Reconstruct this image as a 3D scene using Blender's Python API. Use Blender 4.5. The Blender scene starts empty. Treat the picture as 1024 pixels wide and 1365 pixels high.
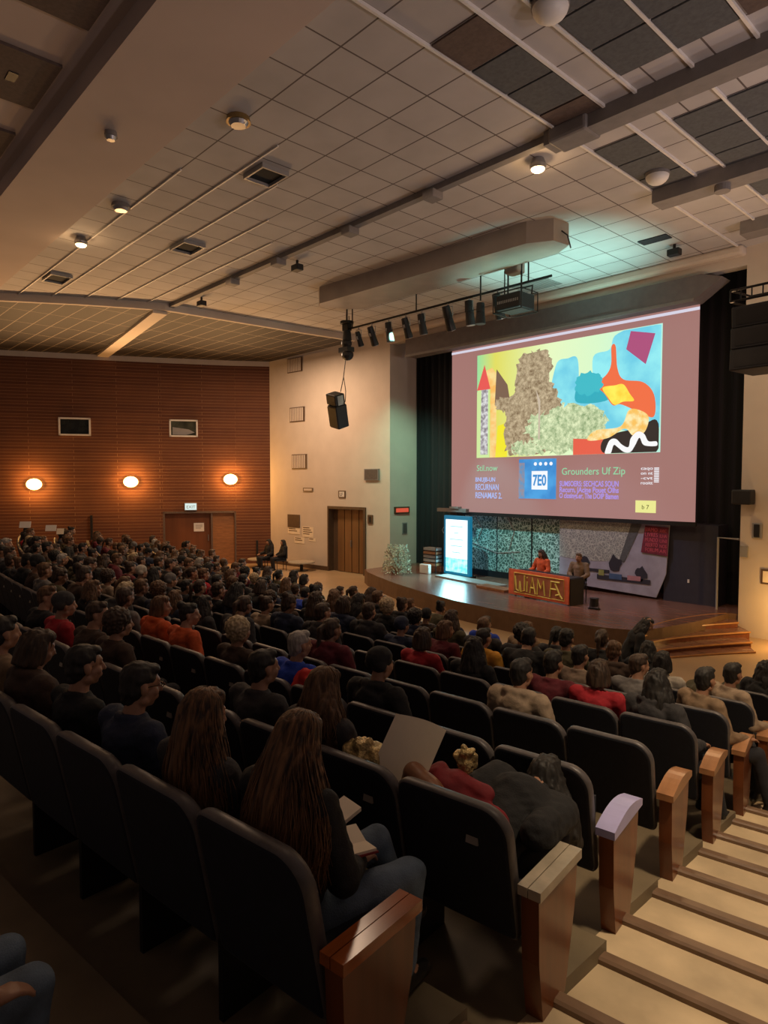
import bpy, math, random
from mathutils import Vector, Matrix, noise
PI = math.pi
D = math.radians
S = bpy.context.scene
COL = S.collection
random.seed(7)

# ---------------------------------------------------------------- camera
cam = bpy.data.cameras.new('camera'); camo = bpy.data.objects.new('camera', cam); COL.objects.link(camo)
cam.sensor_fit = 'VERTICAL'; cam.sensor_height = 36; cam.lens = 880 / 1365 * 36
cam.clip_start = .05
camo.location = (0, 0, 3.4)
camo.rotation_euler = (D(90 - 2.75), 0, D(47.3))
S.camera = camo
# ---------------------------------------------------------------- world, exposure
w = bpy.data.worlds.new('world'); S.world = w; w.use_nodes = True
w.node_tree.nodes['Background'].inputs[0].default_value = (1.0, .72, .60, 1)
w.node_tree.nodes['Background'].inputs[1].default_value = .072
S.view_settings.view_transform = 'Standard'; S.view_settings.look = 'None'
S.view_settings.exposure = 0; S.view_settings.gamma = 1; S.view_settings.use_curve_mapping = False
S.cycles.max_bounces = 6; S.cycles.diffuse_bounces = 4; S.cycles.glossy_bounces = 3
S.cycles.sample_clamp_indirect = 4
S.cycles.use_denoising = True

def light(name, kind, loc, power, color, size=.2, rot=None, spot=None, target=None, blend=.6, sy=None):
    l = bpy.data.lights.new(name, kind); l.energy = power; l.color = color
    if kind == 'AREA':
        l.size = size
        if sy: l.shape = 'RECTANGLE'; l.size_y = sy
    else: l.shadow_soft_size = size
    if spot: l.spot_size = D(spot); l.spot_blend = blend
    o = bpy.data.objects.new(name, l); COL.objects.link(o); o.location = loc
    if target is not None: o.rotation_euler = (Vector(target) - Vector(loc)).to_track_quat('-Z', 'Y').to_euler()
    elif rot: o.rotation_euler = rot
    return o
WARM = (1, .56, .24)
# house lights recessed in the ceiling of the hall
light('house_light', 'SPOT', (.5, 3.2, 8.2), 1700, (1, .76, .50), .25, spot=52, target=(-.6, 4.6, 1.0), blend=.8)
light('house_light', 'SPOT', (-1.5, 7.5, 8.2), 650, (1, .72, .42), .25, spot=60, target=(-2.6, 8.2, .5), blend=.8)
light('house_light', 'AREA', (-4.2, 3.6, 8.2), 14, (1, .72, .45), 1.2, rot=(0, 0, 0))
light('house_light', 'AREA', (-8.5, 6.6, 8.3), 90, (1, .70, .48), 1.2, rot=(0, 0, 0))
light('house_light', 'AREA', (-14.5, 7.0, 8.3), 85, (1, .62, .34), 1.2, rot=(0, 0, 0))
light('house_light', 'AREA', (-19.0, 12.4, 8.0), 330, (1, .66, .42), 1.0, rot=(0, 0, 0))
# stage lights on the pipe: cyan wash on the backdrop, warm on the desk
light('stage_wash', 'SPOT', (-13.2, 12.5, 7.3), 1700, (.35, .95, 1), .12, spot=34, target=(-12.0, 16, 1.5))
light('stage_wash', 'SPOT', (-10.2, 12.5, 7.3), 600, (.8, .75, 1), .12, spot=46, target=(-8.6, 15.4, .6))
light('stage_wash', 'SPOT', (-9.2, 12.4, 7.3), 520, (1, .62, .5), .12, spot=30, target=(-8.9, 13.6, .9))
light('stage_wash', 'SPOT', (-13.2, 12.5, 7.4), 2600, (.45, 1, .72), .12, spot=50, target=(-16.5, 15.9, 3.6), blend=1)
# added cyan uplight tinting the ceiling; its made-up housing is built with the stage
light('ceiling_tint_light', 'SPOT', (-7.75, 13.7, .78), 3600, (.42, 1, .9), .1, spot=42, target=(-8.6, 13.2, 8.4), blend=1)
# unseen uplights added to brighten the ceiling, mirrored from the left wall lamps
for x_, y_ in ((4.6, 5.0), (3.6, 8.5), (1.4, 12.6)): light('added_right_uplight', 'SPOT', (x_, y_, 3.6), 430, (1, .80, .78), .2, spot=120, target=(x_ - 5.5, y_ - .3, 8.4), blend=1)

# stairs lamp beside the stage
light('stair_lamp', 'POINT', (-4.1, 14.7, .75), 55, (1, .55, .16), .08)
light('stair_lamp', 'POINT', (-4.7, 12.2, 5.6), 110, (1, .62, .3), .15)

# ---------------------------------------------------------------- mesh builder
class MB:
    def __init__(s): s.v = []; s.f = []; s.m = []; s.uv = {}
    def add(s, vs, fs, mi=0, M=None):
        b = len(s.v)
        for p in vs:
            p = Vector(p)
            s.v.append(tuple(M @ p) if M else tuple(p))
        for f in fs: s.f.append(tuple(b + i for i in f)); s.m.append(mi)
    def box(s, x0, x1, y0, y1, z0, z1, mi=0, M=None):
        v = [(x0, y0, z0), (x1, y0, z0), (x1, y1, z0), (x0, y1, z0), (x0, y0, z1), (x1, y0, z1), (x1, y1, z1), (x0, y1, z1)]
        s.add(v, [(0, 3, 2, 1), (4, 5, 6, 7), (0, 1, 5, 4), (1, 2, 6, 5), (2, 3, 7, 6), (3, 0, 4, 7)], mi, M)
    def cap(s, a, b, ra, rb=None, n=12, mi=0, flat=None, M=None):
        """round cone from a to b; flat=(axis vector, factor) squashes the section"""
        if rb is None: rb = ra
        a = Vector(a); b = Vector(b); d = b - a
        if d.length < 1e-6: d = Vector((0, 0, 1e-6))
        z = d.normalized(); x = z.orthogonal().normalized(); y = z.cross(x)
        rings = []
        for i in range(1, 4):
            t = i / 4 * PI / 2; rings.append((a - z * ra * math.cos(t), ra * math.sin(t)))
        rings.append((a, ra)); rings.append((b, rb))
        for i in range(3, 0, -1):
            t = i / 4 * PI / 2; rings.append((b + z * rb * math.cos(t), rb * math.sin(t)))
        vs = []
        for c, r in rings:
            for k in range(n):
                o = x * math.cos(2 * PI * k / n) * r + y * math.sin(2 * PI * k / n) * r
                vs.append(c + o)
        vs.append(a - z * ra); vs.append(b + z * rb)
        fs = []
        R = len(rings)
        for i in range(R - 1):
            for k in range(n):
                fs.append((i * n + k, i * n + (k + 1) % n, (i + 1) * n + (k + 1) % n, (i + 1) * n + k))
        for k in range(n):
            fs.append((R * n, (k + 1) % n, k)); fs.append((R * n + 1, (R - 1) * n + k, (R - 1) * n + (k + 1) % n))
        s.add(vs, fs, mi, M)
    def ell(s, c, r, n=16, mi=0, M=None, rot=None):
        vs = []; fs = []; m = n // 2
        Rm = rot.to_matrix() if rot else None
        for i in range(1, m):
            t = PI * i / m
            for k in range(n):
                p = 2 * PI * k / n
                o = Vector((r[0] * math.sin(t) * math.cos(p), r[1] * math.sin(t) * math.sin(p), r[2] * math.cos(t)))
                if Rm: o = Rm @ o
                vs.append(Vector(c) + o)
        tp = Vector((0, 0, r[2])); 
        if Rm: tp = Rm @ tp
        vs.append(Vector(c) + tp); vs.append(Vector(c) - tp)
        T = len(vs) - 2
        for i in range(m - 2):
            for k in range(n): fs.append((i * n + k, (i + 1) * n + k, (i + 1) * n + (k + 1) % n, i * n + (k + 1) % n))
        for k in range(n):
            fs.append((T, k, (k + 1) % n)); fs.append((T + 1, (m - 2) * n + (k + 1) % n, (m - 2) * n + k))
        s.add(vs, fs, mi, M)
    def cyl(s, a, b, ra, rb=None, n=16, mi=0, M=None):
        if rb is None: rb = ra
        a = Vector(a); b = Vector(b); z = (b - a).normalized(); x = z.orthogonal().normalized(); y = z.cross(x)
        vs = [];
        for c, r in ((a, ra), (b, rb)):
            for k in range(n): vs.append(c + x * r * math.cos(2 * PI * k / n) + y * r * math.sin(2 * PI * k / n))
        fs = [(k, (k + 1) % n, n + (k + 1) % n, n + k) for k in range(n)]
        fs.append(tuple(range(n - 1, -1, -1))); fs.append(tuple(range(n, 2 * n)))
        s.add(vs, fs, mi, M)
    def tube(s, pts, r, n=6, mi=0, r1=None):
        pts = [Vector(p) for p in pts]; N = len(pts); vs = []; x = None
        for i, p in enumerate(pts):
            d = (pts[min(i + 1, N - 1)] - pts[max(i - 1, 0)])
            z = d.normalized() if d.length > 1e-9 else Vector((0, 0, 1))
            if x is None: x = z.orthogonal().normalized()
            x = (x - z * x.dot(z)).normalized(); y = z.cross(x)
            rr = r if r1 is None else r + (r1 - r) * i / (N - 1)
            for k in range(n): vs.append(p + x * rr * math.cos(2 * PI * k / n) + y * rr * math.sin(2 * PI * k / n))
        fs = []
        for i in range(N - 1):
            for k in range(n): fs.append((i * n + k, i * n + (k + 1) % n, (i + 1) * n + (k + 1) % n, (i + 1) * n + k))
        fs.append(tuple(range(n - 1, -1, -1))); fs.append(tuple(range((N - 1) * n, N * n)))
        s.add(vs, fs, mi)
    def prism(s, poly, z0, z1, mi=0, M=None, side=None):
        """poly of (x,y) counter-clockwise, extruded z0..z1"""
        n = len(poly); vs = [(x, y, z0) for x, y in poly] + [(x, y, z1) for x, y in poly]
        b = len(s.v)
        s.add(vs, [tuple(range(n - 1, -1, -1)), tuple(range(n, 2 * n))], mi, M)
        fs = [(b + k, b + (k + 1) % n, b + n + (k + 1) % n, b + n + k) for k in range(n)]
        for f in fs: s.f.append(f); s.m.append(mi if side is None else side)
    def mesh(s, name, mats=(), smooth=False):
        me = bpy.data.meshes.new(name); me.from_pydata(s.v, [], s.f); me.update()
        for m in mats: me.materials.append(m)
        if len(mats) > 1: me.polygons.foreach_set('material_index', s.m)
        if smooth: me.polygons.foreach_set('use_smooth', [True] * len(me.polygons))
        return me
    def build(s, name, mats, parent=None, loc=(0, 0, 0), rot=(0, 0, 0), smooth=False, bevel=0):
        if not isinstance(mats, (list, tuple)): mats = [mats]
        o = bpy.data.objects.new(name, s.mesh(name, mats, smooth)); COL.objects.link(o)
        o.location = loc; o.rotation_euler = rot
        if parent: o.parent = parent
        if bevel:
            b = o.modifiers.new('b', 'BEVEL'); b.width = bevel; b.segments = 2; b.limit_method = 'ANGLE'
        return o
def thing(name, label, cat, loc=(0, 0, 0), rz=0, group=None):
    o = bpy.data.objects.new(name, None); COL.objects.link(o); o.empty_display_size = .1
    o.location = loc; o.rotation_euler = (0, 0, rz); o['label'] = label; o['category'] = cat
    if group: o['group'] = group
    return o
def tag(o, label, cat, group=None):
    o['label'] = label; o['category'] = cat
    if group: o['group'] = group
    return o
def struct(o): o['kind'] = 'structure'; return o
def inst(me, name, parent, loc=(0, 0, 0), rot=(0, 0, 0), mat=None):
    o = bpy.data.objects.new(name, me); COL.objects.link(o); o.parent = parent; o.location = loc; o.rotation_euler = rot
    if mat:
        o.material_slots[0].link = 'OBJECT'; o.material_slots[0].material = mat
    return o
def remesh(mb, voxel, it=3):
    me = mb.mesh('tmp'); o = bpy.data.objects.new('tmp', me); COL.objects.link(o)
    r = o.modifiers.new('r', 'REMESH'); r.mode = 'VOXEL'; r.voxel_size = voxel; r.use_smooth_shade = True
    sm = o.modifiers.new('s', 'SMOOTH'); sm.factor = .5; sm.iterations = it
    bpy.context.view_layer.update()
    m2 = bpy.data.meshes.new_from_object(o.evaluated_get(bpy.context.evaluated_depsgraph_get()))
    bpy.data.objects.remove(o); bpy.data.meshes.remove(me)
    m2.polygons.foreach_set('use_smooth', [True] * len(m2.polygons))
    m2.materials.clear()
    return m2
def displace(me, amp, fx, fy=None, fz=None, seed=0):
    fy = fx if fy is None else fy; fz = fx if fz is None else fz
    ns = [v.normal.copy() for v in me.vertices]
    for v, n in zip(me.vertices, ns):
        c = v.co; v.co = c + n * amp * noise.noise(Vector((c.x * fx + seed, c.y * fy, c.z * fz)))
    me.update()

# ---------------------------------------------------------------- materials
def nodes(name):
    m = bpy.data.materials.new(name); m.use_nodes = True; t = m.node_tree
    return m, t, t.nodes['Principled BSDF']
def mat(name, col, rough=.6, metal=0, var=.12, scale=6, bump=0, bscale=60, stretch=(1, 1, 1), spec=None, sheen=0, coord='Object'):
    m, t, p = nodes(name); L = t.links
    p.inputs['Roughness'].default_value = rough; p.inputs['Metallic'].default_value = metal
    if spec is not None: p.inputs['Specular IOR Level'].default_value = spec
    if sheen: p.inputs['Sheen Weight'].default_value = sheen; p.inputs['Sheen Roughness'].default_value = .4
    tc = t.nodes.new('ShaderNodeTexCoord'); mp = t.nodes.new('ShaderNodeMapping'); mp.inputs['Scale'].default_value = stretch
    L.new(tc.outputs[coord], mp.inputs[0])
    n = t.nodes.new('ShaderNodeTexNoise'); n.inputs['Scale'].default_value = scale; n.inputs['Detail'].default_value = 4
    L.new(mp.outputs[0], n.inputs['Vector'])
    r = t.nodes.new('ShaderNodeValToRGB')
    a = [c * (1 - var) for c in col]; b = [min(1, c * (1 + var)) for c in col]
    r.color_ramp.elements[0].color = (*a, 1); r.color_ramp.elements[1].color = (*b, 1)
    r.color_ramp.elements[0].position = .3; r.color_ramp.elements[1].position = .7
    L.new(n.outputs[0], r.inputs[0]); L.new(r.outputs[0], p.inputs['Base Color'])
    if bump:
        n2 = t.nodes.new('ShaderNodeTexNoise'); n2.inputs['Scale'].default_value = bscale; n2.inputs['Detail'].default_value = 3
        L.new(mp.outputs[0], n2.inputs['Vector'])
        bp = t.nodes.new('ShaderNodeBump'); bp.inputs['Strength'].default_value = bump; bp.inputs['Distance'].default_value = .01
        L.new(n2.outputs[0], bp.inputs['Height']); L.new(bp.outputs[0], p.inputs['Normal'])
    return m
def emis(name, col, st=1.0, col2=None, scale=3, base=None):
    m, t, p = nodes(name); L = t.links
    p.inputs['Base Color'].default_value = (*(base or (.02, .02, .02)), 1)
    p.inputs['Emission Strength'].default_value = st; p.inputs['Emission Color'].default_value = (*col, 1); p.inputs['Roughness'].default_value = .7
    if col2:
        tc = t.nodes.new('ShaderNodeTexCoord')
        n = t.nodes.new('ShaderNodeTexNoise'); n.inputs['Scale'].default_value = scale; n.inputs['Detail'].default_value = 12 if scale > 15 else 5; n.inputs['Roughness'].default_value = .8 if scale > 15 else .5
        if scale > 15: n.inputs['Scale'].default_value = scale * .3
        r = t.nodes.new('ShaderNodeValToRGB'); r.color_ramp.elements[0].color = (*col, 1); r.color_ramp.elements[1].color = (*col2, 1)
        r.color_ramp.elements[0].position = .38; r.color_ramp.elements[1].position = .62
        L.new(tc.outputs['Object'], n.inputs['Vector']); L.new(n.outputs[0], r.inputs[0]); L.new(r.outputs[0], p.inputs['Emission Color'])
    return m
def tilemat(name, col, mort, bw, rh, ms, off=0, ox=0, oy=0, var=.06, rough=.8, uv=False, bump=0, col2=None):
    m, t, p = nodes(name); L = t.links
    p.inputs['Roughness'].default_value = rough
    tc = t.nodes.new('ShaderNodeTexCoord'); mp = t.nodes.new('ShaderNodeMapping'); mp.inputs['Location'].default_value = (ox, oy, 0)
    L.new(tc.outputs['UV' if uv else 'Object'], mp.inputs[0])
    b = t.nodes.new('ShaderNodeTexBrick'); b.offset = off; b.offset_frequency = 2
    c2 = col2 or tuple(c * (1 - var) for c in col)
    b.inputs['Color1'].default_value = (*col, 1); b.inputs['Color2'].default_value = (*c2, 1); b.inputs['Mortar'].default_value = (*mort, 1)
    b.inputs['Scale'].default_value = 1; b.inputs['Brick Width'].default_value = bw; b.inputs['Row Height'].default_value = rh
    b.inputs['Mortar Size'].default_value = ms; b.inputs['Mortar Smooth'].default_value = .1; b.inputs['Bias'].default_value = 0
    L.new(mp.outputs[0], b.inputs['Vector'])
    n = t.nodes.new('ShaderNodeTexNoise'); n.inputs['Scale'].default_value = 1.3; n.inputs['Detail'].default_value = 5
    L.new(mp.outputs[0], n.inputs['Vector'])
    mx = t.nodes.new('ShaderNodeMix'); mx.data_type = 'RGBA'; mx.blend_type = 'MULTIPLY'; mx.inputs[0].default_value = .35
    L.new(b.outputs['Color'], mx.inputs[6]); L.new(n.outputs[0], mx.inputs[7]); L.new(mx.outputs[2], p.inputs['Base Color'])
    if bump:
        bp = t.nodes.new('ShaderNodeBump'); bp.inputs['Strength'].default_value = bump; bp.inputs['Distance'].default_value = .01; bp.invert = True
        L.new(b.outputs['Fac'], bp.inputs['Height']); L.new(bp.outputs[0], p.inputs['Normal'])
    return m
M = {}
M['plaster'] = mat('plaster', (.62, .54, .46), .85, var=.05, scale=1.5, bump=.05)
M['ceil_plain'] = mat('ceiling_paint', (.56, .46, .41), .85, var=.05, scale=1)
M['tiles'] = tilemat('ceiling_tiles', (.60, .57, .56), (.14, .11, .10), .72, .72, .012, ox=5.4, oy=-7.13 + .72)
M['darktile'] = mat('acoustic_grey', (.10, .105, .11), .9, var=.15, scale=20)
M['browntile'] = mat('acoustic_brown', (.12, .085, .07), .9, var=.15, scale=20)
M['beam'] = mat('beam_grey', (.22, .20, .19), .7, var=.08)
M['cloud'] = mat('cloud_board', (.34, .29, .25), .4, var=.1, scale=2)
M['darkgrid'] = tilemat('dark_grid', (.022, .015, .013), (.40, .32, .25), 1.6, .5, .011, ox=0, oy=0, rough=.7)
M['brick'] = tilemat('brown_brick', (.175, .060, .024), (.38, .20, .10), 3.1, .12, .006, off=.5, uv=True, bump=.4, col2=(.13, .04, .017))
M['door_wood'] = mat('door_wood', (.16, .055, .02), .45, var=.25, scale=3, stretch=(1, 1, .08))
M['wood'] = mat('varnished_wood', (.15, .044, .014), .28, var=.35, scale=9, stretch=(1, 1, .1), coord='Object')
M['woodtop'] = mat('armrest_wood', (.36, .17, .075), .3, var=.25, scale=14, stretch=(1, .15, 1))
M['woodred'] = mat('glossy_red_wood', (.34, .09, .02), .16, var=.25, scale=14, stretch=(1, .15, 1))
M['woodpale'] = mat('pale_armrest_strip', (.42, .36, .27), .4, var=.15, scale=14)
M['lilac'] = mat('lilac_armrest_pad', (.38, .36, .62), .35, var=.08)
M['curtain'] = mat('black_curtain', (.006, .007, .009), .9, var=.3, scale=8, stretch=(6, 6, .1))
M['black'] = mat('black_plastic', (.012, .012, .013), .5, var=.2)
M['blackmetal'] = mat('black_metal', (.02, .018, .016), .4, metal=.4, var=.2)
M['silver'] = mat('grey_metal', (.35, .35, .36), .35, metal=.8, var=.1)
M['grey'] = mat('grey_fabric', (.16, .14, .14), .8, var=.1)
M['flat'] = mat('dark_stage_flat', (.03, .03, .045), .6, var=.1)
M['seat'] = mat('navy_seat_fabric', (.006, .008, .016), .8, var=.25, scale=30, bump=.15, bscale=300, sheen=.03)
M['seatedge'] = mat('seat_edge_lit_rim', (.085, .075, .075), .45, var=.2, scale=20)  # lit rim of the seat backs, put in as a lighter edge colour
M['plate'] = mat('number_plate', (.35, .32, .28), .35, metal=.2)
M['tier'] = mat('tier_floor', (.155, .118, .07), .55, var=.25, scale=2.5, bump=.05)
M['step'] = mat('aisle_step_floor', (.52, .40, .25), .5, var=.22, scale=3, bump=.05)
M['nosing'] = mat('step_nosing', (.17, .105, .065), .38, var=.15, scale=8)
M['floor'] = mat('hall_floor', (.44, .30, .17), .33, var=.12, scale=.9)
M['stage'] = mat('stage_boards', (.20, .095, .065), .27, var=.2, scale=1.5, stretch=(1, 6, 1))
M['stagefront'] = mat('stage_front', (.15, .085, .045), .6, var=.15)
M['stairwood'] = mat('stair_wood', (.16, .045, .018), .3, var=.25, scale=5, stretch=(3, 3, 1))
M['stairedge'] = mat('stair_edge_lit', (.42, .20, .07), .25, var=.1)  # brighter wood colour for the light on the stair edges
M['white'] = mat('white_paint', (.75, .72, .68), .5, var=.05)
M['pipe'] = mat('pipe_grey', (.30, .29, .28), .4, var=.05)
M['paper'] = mat('white_paper', (.85, .74, .58), .7, var=.05)
M['brown_sign'] = mat('brown_sign', (.10, .06, .035), .5)
M['leather'] = mat('brown_leather', (.28, .12, .055), .4, var=.2)
M['gold'] = mat('crinkled_gold', (.45, .33, .14), .3, metal=.5, var=.5, scale=40, bump=1, bscale=80)
M['redcloth'] = mat('dark_red_cloth', (.20, .012, .018), .8, var=.3, bump=.3, bscale=30)
M['lamp'] = emis('lamp_glow', (1, .55, .16), 14)
M['lampw'] = emis('spot_glow', (1, .62, .28), 12)
M['exit'] = emis('exit_sign_glow', (.70, .85, .80), 1.0)
M['redsign'] = emis('red_sign_glow', (.75, .10, .05), .8)
M['leaf'] = mat('leaf', (.12, .16, .07), .5, var=.5, scale=30)
M['skin'] = mat('skin_warm', (.34, .175, .105), .5, var=.08)
M['skin2'] = mat('skin_tan', (.24, .12, .07), .5, var=.08)
# ================================================================ THE HALL
XC, YC = -8.5, 47.8
def Rk(k): return 47.2 - .9 * (k - 1)
def zk(k): return 1.4 - .15 * (k - 1)
def xe(k): return {1: -1.54, 2: -1.47}.get(k, -1.43 - .1 * (k - 1))
def arc(r, x0, x1, n):
    t0 = math.asin((x0 - XC) / r); t1 = math.asin((x1 - XC) / r)
    return [(XC + r * math.sin(t0 + (t1 - t0) * i / n), YC - r * math.cos(t0 + (t1 - t0) * i / n)) for i in range(n + 1)]
def sector(mb, r0, r1, x0, x1, z0, z1, n=24, mi=0):
    """solid between radii r1 < r0, from x0 to x1"""
    a = arc(r0, x0, x1, n); b = arc(r1, x0, x1, n); N = n + 1
    vs = [(x, y, z1) for x, y in a] + [(x, y, z1) for x, y in b] + [(x, y, z0) for x, y in a] + [(x, y, z0) for x, y in b]
    fs = []
    for i in range(n):
        fs += [(i, i + 1, N + i + 1, N + i), (2 * N + i, 3 * N + i, 3 * N + i + 1, 2 * N + i + 1),
               (i, 2 * N + i, 2 * N + i + 1, i + 1), (N + i, N + i + 1, 3 * N + i + 1, 3 * N + i)]
    fs += [(0, N, 3 * N, 2 * N), (n, 2 * N + n, 3 * N + n, N + n)]
    mb.add(vs, fs, mi)

# main floor in front of the tiers
mb = MB(); mb.box(-30, 6, 0, 18, -.3, 0); struct(mb.build('floor', M['floor']))
NR = 9
for k in range(-1, NR + 1):
    mb = MB(); sector(mb, Rk(k) + .15, Rk(k) - .75, -22.5, xe(k) - .02, .001, zk(k))
    struct(mb.build('floor', M['tier']))
nt = 0
for k in range(-1, NR + 1):
    for h in range(2):
        r0 = Rk(k) + .15 - .45 * h; z = zk(k) - .075 * h
        mb = MB(); sector(mb, r0, r0 - .45, xe(k) - .02, 2.0, .001, z, n=6); struct(mb.build('floor', M['step']))
        nt += 1
        mb = MB()
        a = arc(r0 + .015, xe(k) - .05, 2.0, 10)
        # rounded nosing bar lying on the tread's front edge (the lower edge, towards the stage)
        prof = [(-.075, .0), (.0, .0), (.0, .022), (-.012, .032), (-.06, .032), (-.075, .02)]
        rr = r0 - .45 + .075
        rings = []
        for p in prof:
            rings.append([(x, y, z + p[1]) for x, y in arc(rr + p[0], xe(k) - .04, 2.0, 10)])
        P = len(prof); N = 11; vs = [q for r in rings for q in r]
        fs = [(i * N + j, i * N + j + 1, ((i + 1) % P) * N + j + 1, ((i + 1) % P) * N + j) for i in range(P) for j in range(N - 1)]
        fs += [tuple(i * N for i in range(P)), tuple(i * N + N - 1 for i in range(P))[::-1]]
        mb.add(vs, fs); struct(mb.build('trim_%d' % nt, M['nosing']))
# dark kerb in front of the first row
mb = MB(); sector(mb, Rk(9) - .76, Rk(9) - .86, -22.5, xe(9), 0, .16, n=24); struct(mb.build('trim_60', M['black']))

# ---- left brick wall, curved, with doorway
BW = [(-30.5, 0.0), (-28.9, 3.2), (-27.75, 6.1), (-26.75, 8.1), (-25.75, 10.15), (-24.95, 11.7), (-23.95, 13.5), (-23.0, 14.9)]
def bw_pt(s):
    """point and direction at arc length s measured back from the corner"""
    p = BW[::-1]
    for a, b in zip(p, p[1:]):
        L = math.dist(a, b)
        if s <= L or b == p[-1]:
            u = s / L; return (a[0] + (b[0] - a[0]) * u, a[1] + (b[1] - a[1]) * u), ((a[0] - b[0]) / L, (a[1] - b[1]) / L)
        s -= L
def wallstrip(name, pts, z0, z1, m, th=.25, uvs=True):
    me = bpy.data.meshes.new(name); vs = []; s = [0]
    for a, b in zip(pts, pts[1:]): s.append(s[-1] + math.dist(a, b))
    for x, y in pts: vs += [(x, y, z0), (x, y, z1)]
    n = len(pts)
    outs = []
    for i in range(n):
        a = pts[max(i - 1, 0)]; b = pts[min(i + 1, n - 1)]; d = Vector((b[0] - a[0], b[1] - a[1])).normalized()
        o = Vector((-d.y, d.x)) * th; outs += [(pts[i][0] + o.x, pts[i][1] + o.y, z0), (pts[i][0] + o.x, pts[i][1] + o.y, z1)]
    vs += outs; fs = []
    for i in range(n - 1):
        fs.append((2 * i, 2 * i + 2, 2 * i + 3, 2 * i + 1)); b = 2 * n
        fs.append((b + 2 * i, b + 2 * i + 1, b + 2 * i + 3, b + 2 * i + 2))
        fs.append((2 * i + 1, 2 * i + 3, b + 2 * i + 3, b + 2 * i + 1)); fs.append((2 * i, b + 2 * i, b + 2 * i + 2, 2 * i + 2))
    b = 2 * n; fs += [(0, 1, b + 1, b), (2 * n - 2, b + 2 * n - 2, b + 2 * n - 1, 2 * n - 1)]
    me.from_pydata(vs, [], fs); uv = me.uv_layers.new(name='UVMap')
    for p in me.polygons:
        for li in p.loop_indices:
            vi = me.loops[li].vertex_index; uv.data[li].uv = (s[(vi % (2 * n)) // 2], vs[vi][2])
    me.materials.append(m); o = bpy.data.objects.new(name, me); COL.objects.link(o); return struct(o)
def bw_range(s0, s1):
    """points of the wall between two arc lengths (from far end to corner order)"""
    tot = sum(math.dist(a, b) for a, b in zip(BW, BW[1:])); out = [bw_pt(s1)[0]]; s = tot
    for i, p in enumerate(BW):
        if i: s -= math.dist(BW[i - 1], BW[i])
        if s0 + .01 < s < s1 - .01: out.append(p)
    out.append(bw_pt(s0)[0]); return out
tot = sum(math.dist(a, b) for a, b in zip(BW, BW[1:]))
DS0, DS1 = 1.38, 4.22       # doorway along the wall, measured from the corner
wallstrip('wall_left', bw_range(DS1, tot), 0, 8.0, M['brick'])
wallstrip('wall_left', bw_range(0, DS0), 0, 8.0, M['brick'])
wallstrip('wall_left', bw_range(DS0, DS1), 2.14, 8.0, M['brick'])
def on_brick(s, z):
    p, d = bw_pt(s); n = Vector((d[1], -d[0], 0)); ang = math.atan2(d[1], d[0])
    return Vector((p[0], p[1], z)), n, ang
# local frame on a wall: x along (towards the stage corner), -y into the room
c, n, ang = on_brick((DS0 + DS1) / 2, 0); W2 = (DS1 - DS0) / 2
mb = MB(); mb.box(-W2, W2 - .95, .14, .2, 0, 2.14); d1 = struct(mb.build('door_1', M['door_wood'], loc=c, rot=(0, 0, ang)))
mb = MB(); mb.box(-W2, -W2 + .07, -.02, .16, 0, 2.14); mb.box(W2 - .07, W2, -.02, .24, 0, 2.14); mb.box(-W2, W2, -.02, .16, 2.08, 2.16); mb.box(W2 - 1.0, W2 - .93, .0, .2, 0, 2.1)
mb.build('door_frame', M['browntile'], d1)
mb = MB(); mb.box(W2 - .93, W2 - .07, .10, .16, 0, 2.08); mb.build('door_leaf', mat('door_leaf_brown', (.30, .13, .05), .5, var=.2, scale=4, stretch=(1, 1, 6)), d1)
mb = MB(); mb.box(W2 - 1.12, W2 - 1.09, .08, .14, .95, 1.2); mb.build('door_handle', M['silver'], d1)
mb = MB(); mb.box(-.2, .2, .115, .138, 1.34, 1.68); mb.box(-.13, .13, .111, .115, 1.58, 1.60, 1); mb.box(-.13, .13, .111, .115, 1.52, 1.54, 1); mb.box(-.13, .08, .111, .115, 1.46, 1.48, 1)
tag(mb.build('paper_notice', [M['white'], M['beam']], loc=c + Vector((math.cos(ang), math.sin(ang), 0)) * -.05, rot=(0, 0, ang)), 'white paper notice taped on the brown door in the brick wall', 'notice')
c, n, ang = on_brick(3.15, 0)
s = thing('exit_sign', 'small lit white exit sign above the door in the brick wall', 'sign', c, ang)
mb = MB(); mb.box(-.24, .24, -.07, -.002, 2.2, 2.5); mb.build('sign_box', M['pipe'], s)
mb = MB(); mb.box(-.22, .22, -.075, -.07, 2.22, 2.48); mb.build('sign_face', M['exit'], s)
# ---- text helper
def text_mesh(txt, size, bold=0):
    cu = bpy.data.curves.new('t', 'FONT'); cu.body = txt; cu.size = size; cu.extrude = .002; cu.offset = bold
    cu.resolution_u = 3
    o = bpy.data.objects.new('t', cu); COL.objects.link(o); bpy.context.view_layer.update()
    me = bpy.data.meshes.new_from_object(o.evaluated_get(bpy.context.evaluated_depsgraph_get()))
    bpy.data.objects.remove(o); return me
def text(name, txt, size, m, parent, loc, rz=0, sx=1, bold=0, width=None, upright=True):
    me = text_mesh(txt, size, bold); me.materials.clear(); me.materials.append(m)
    o = bpy.data.objects.new(name, me); COL.objects.link(o); o.parent = parent; o.location = loc
    o.rotation_euler = (PI / 2 if upright else 0, 0, rz)
    if width:
        xs = [v.co.x for v in me.vertices]; sx = width / (max(xs) - min(xs))
    o.scale = (sx, 1, 1); return o
text('lettering', 'EXIT', .17, M['beam'], s, (-.17, -.077, 2.28))
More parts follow.
